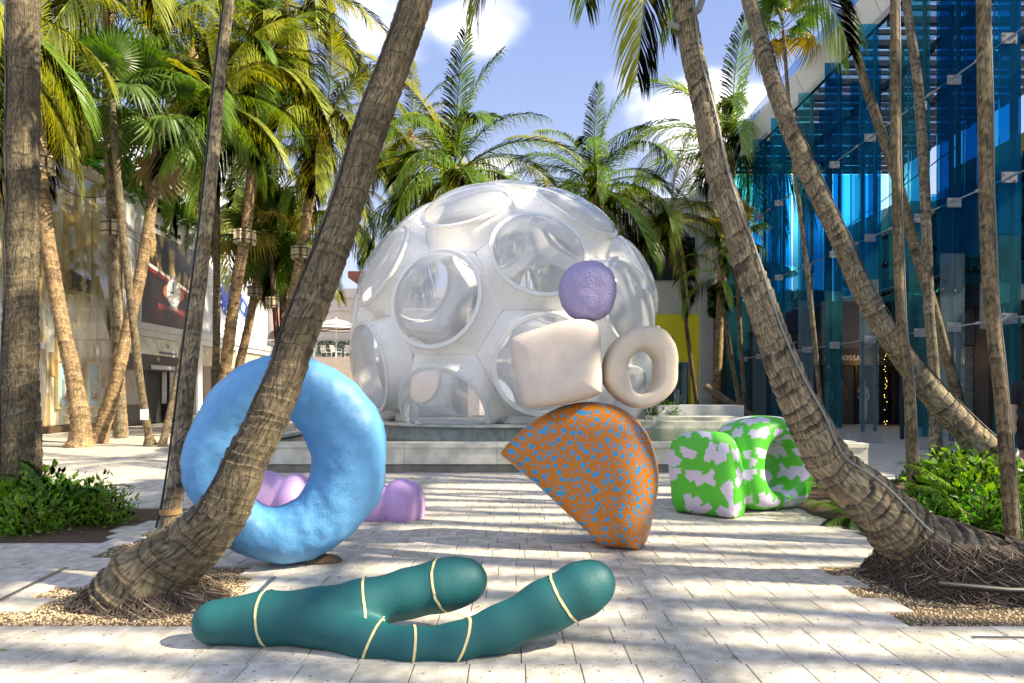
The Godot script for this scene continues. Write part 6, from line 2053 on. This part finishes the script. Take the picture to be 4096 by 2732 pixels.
func small_things() -> void:
	# metal chairs on the plaza
	var first: Node3D = chair_base("plaza_chair", M.chair_metal)
	for q in [["slatted metal chair left of the slim pale palm, in front of the black shop", -9.3, -20.4, 2.2], ["slatted metal chair half behind the slim pale palm", -8.3, -20.3, 0.2], ["slatted metal chair just left of the blue ring", -7.6, -20.6, -1.0], ["slatted metal chair seen through the hole of the blue ring", -5.9, -22.4, 2.8], ["slatted metal chair seen through the ring, behind the leaning trunk", -6.9, -22.8, 0.9]]:
		place_chair(first, "plaza_chair", q[0], Vector3(q[1], 0, q[2]), q[3], "slatted metal chairs on the plaza")
	# flat steel pieces
	var plate := MB.new()
	var rows := []
	for q in [Vector2(0.004, 1.0), Vector2(0.012, 1.0), Vector2(0.016, 0.97), Vector2(0.016, 0.0)]:
		var row := PackedVector3Array()
		for j in 41:
			var t := TAU * j / 40
			var e := Vector2(signf(cos(t)) * pow(absf(cos(t)), 0.35) * 0.42, signf(sin(t)) * pow(absf(sin(t)), 0.35) * 0.13)
			row.append(Vector3(e.x * q.y, q.x, -e.y * q.y))
		rows.append(row)
	plate.grid(rows, true)
	solo("base_plate", plate.done(), M.plate_grey, "grey steel base plate under the orange sculpture", "plate", Vector3(0.72, 0.0, -6.08))
	for q in [["steel inlay strip in the paving at the left edge", -3.25, -4.55, 1.1, 8], ["steel inlay strip between the gravel pit and the teal sculpture", -1.66, -4.55, 0.55, 4], ["steel inlay strip in the paving at the right edge", 2.75, -3.62, 0.6, 88]]:
		solo("steel_strip", boxm(Vector3(0.035, 0.004, q[3])), M.steel, q[0], "metal strip", Vector3(q[1], 0.005, q[2]), turn_y(q[4]))
	# wires strung between the left trunks and the shop
	for q in [["sagging wire from the curved palm to the poster wall, upper", Vector3(-11.93, 7.1, -17.3), Vector3(-15.4, 8.0, -30.2)], ["sagging wire from the curved palm to the thin left-leaning palm", Vector3(-11.9, 6.9, -17.3), Vector3(-9.75, 6.3, -16.9)], ["sagging wire from the fan palm bracket to the poster wall", Vector3(-11.7, 6.2, -20.0), Vector3(-15.4, 7.6, -36)], ["festoon wire from the short fan palm to the cluster by the portrait poster", Vector3(-10.45, 5.5, -28), Vector3(-9.45, 5.6, -27)]]:
		var w := MB.new()
		var p := PackedVector3Array()
		for k in 17:
			var t := k / 16.0
			p.append(q[1].lerp(q[2], t) - Vector3(0, sin(t * PI) * 0.35, 0))
		w.tube(p, PackedFloat32Array([0.012]), 4, false)
		solo("string_wire", w.done(), M.cable, q[0], "wire")
	var litter := MB.new()
	var rng := RandomNumberGenerator.new()
	rng.seed = 61
	for k in 150:
		var at := Vector3(rng.randf_range(-6, 6), 0.004, -rng.randf_range(2.9, 11.0))
		if k < 60:
			var b: Array = beds()[[0, 2, 3, 4, 1][k % 5]]
			at = Vector3(rng.randf_range(b[0], b[1]), 0.03 if k % 5 in [2, 3] else 0.006, -rng.randf_range(b[2], b[3]))
		elif at.x > -4.9 and at.x < 5.9 and at.z < -10.9: continue
		var a := rng.randf() * TAU
		var l := Vector3(cos(a), 0, sin(a)) * rng.randf_range(0.02, 0.06 if k >= 60 else 0.1)
		var w := Vector3(-sin(a), 0, cos(a)) * rng.randf_range(0.004, 0.009)
		var t := rng.randf_range(0.5, 1.1)
		litter.tint = Color(t, t * 0.9, t * 0.7)
		litter.quad(at - l, at + w + Vector3(0, 0.006, 0), at + l, at - w + Vector3(0, 0.004, 0))
	var fallen := part(self, numbered("leaf_litter"), litter.done(), M.frond_dry)
	fallen.set_meta("kind", "stuff")
	tag(fallen, "scattered dry leaf scraps on the paving and in the beds", "leaf litter")
	person()


func person() -> void:   # a passer-by at the right edge, standing, mostly out of the picture
	var n := thing("person", "person in a dark shirt and dark shorts standing at the right edge", "person", Vector3(7.55, 0, -9.9), -0.4)
	var f := Blob.new(Vector3(-0.45, -0.05, -0.3), Vector3(0.45, 1.85, 0.35), 0.022, 0.016)
	f.chain([Vector3(0, 0.98, 0), Vector3(0, 1.15, 0.01), Vector3(0, 1.36, 0)], [0.125, 0.125, 0.14])
	f.limb(Vector3(-0.15, 1.42, 0), Vector3(0.15, 1.42, 0), 0.055, 0.055)
	f.chain([Vector3(0, 1.42, 0), Vector3(0, 1.53, 0.01), Vector3(0, 1.6, 0.02)], [0.055, 0.052, 0.06])
	f.egg(Vector3(0, 1.65, 0.02), Vector3(0.077, 0.115, 0.095))
	f.egg(Vector3(0, 1.64, 0.118), Vector3(0.014, 0.02, 0.018))
	for s in [-1.0, 1.0]:
		f.egg(Vector3(0.08 * s, 1.65, 0.01), Vector3(0.012, 0.03, 0.018))
		f.chain([Vector3(0.09 * s, 0.94, 0), Vector3(0.1 * s, 0.5, 0.015), Vector3(0.1 * s, 0.3, -0.005), Vector3(0.1 * s, 0.08, 0)], [0.095, 0.062, 0.058, 0.04])
		f.limb(Vector3(0.1 * s, 0.04, -0.03), Vector3(0.11 * s, 0.035, 0.16), 0.042, 0.035)
		f.chain([Vector3(0.19 * s, 1.4, 0), Vector3(0.23 * s, 1.12, -0.01), Vector3(0.235 * s, 0.87, 0.05)], [0.055, 0.042, 0.03])
	var m := MB.new()
	f.add_to(m, 0.0)
	part(n, "body", m.done(), M.skin)
	for s in [-1.0, 1.0]:
		var h := Blob.new(Vector3(0.235 * s - 0.08, 0.66, -0.04), Vector3(0.235 * s + 0.08, 0.9, 0.15), 0.0055, 0.004)
		h.chain([Vector3(0.235 * s, 0.87, 0.05), Vector3(0.235 * s, 0.81, 0.06)], [0.027, 0.032])
		h.limb(Vector3(0.235 * s, 0.81, 0.045), Vector3(0.235 * s, 0.78, 0.085), 0.022, 0.02)
		for k in 4:
			var z := 0.035 + k * 0.02
			var l: float = [0.055, 0.072, 0.078, 0.068][k]
			h.chain([Vector3(0.235 * s, 0.785, z), Vector3(0.235 * s, 0.785 - l * 0.55, z + 0.004), Vector3(0.228 * s, 0.785 - l, z + 0.004)], [0.011, 0.0095, 0.008])
		h.chain([Vector3(0.235 * s, 0.825, 0.075), Vector3(0.225 * s, 0.79, 0.108), Vector3(0.22 * s, 0.762, 0.112)], [0.013, 0.011, 0.009])
		var hm := MB.new()
		h.add_to(hm)
		part(n, "hand", hm.done(), M.skin)
	var c := Blob.new(Vector3(-0.45, 0.4, -0.3), Vector3(0.45, 1.6, 0.35), 0.022, 0.016)
	c.chain([Vector3(0, 0.95, 0), Vector3(0, 1.15, 0.01), Vector3(0, 1.36, 0)], [0.145, 0.142, 0.155])
	c.limb(Vector3(-0.155, 1.42, 0), Vector3(0.155, 1.42, 0), 0.068, 0.068)
	for s in [-1.0, 1.0]: c.limb(Vector3(0.19 * s, 1.4, 0), Vector3(0.225 * s, 1.17, -0.01), 0.07, 0.06)
	var cm := MB.new()
	c.add_to(cm)
	part(n, "shirt", cm.done(), M.cloth_dark)
	var t := Blob.new(Vector3(-0.35, 0.4, -0.3), Vector3(0.35, 1.1, 0.3), 0.022, 0.014)
	for s in [-1.0, 1.0]: t.limb(Vector3(0.085 * s, 0.93, 0), Vector3(0.105 * s, 0.54, 0.015), 0.115, 0.088)
	var tm := MB.new()
	t.add_to(tm)
	part(n, "shorts", tm.done(), M.cloth_dark)
	var hh := MB.new()
	hh.ball(Vector3(0, 1.69, -0.005), Vector3(0.086, 0.09, 0.102), 10, 16)
	part(n, "hair", hh.done(), M.hair)
	for s in [-1.0, 1.0]:
		var e := MB.new()
		e.ball(Vector3(0.032 * s, 1.665, 0.1), Vector3(0.012, 0.007, 0.008), 5, 8)
		part(n, "eye", e.done(), M.cable)
		var sh := MB.new()
		sh.ball(Vector3(0.105 * s, 0.05, 0.06), Vector3(0.055, 0.05, 0.15), 8, 12)
		part(n, "shoe", sh.done(), M.cloth_dark)
	var mo := MB.new()
	mo.ball(Vector3(0, 1.597, 0.107), Vector3(0.022, 0.005, 0.006), 4, 8)
	part(n, "mouth", mo.done(), M.letter_red)
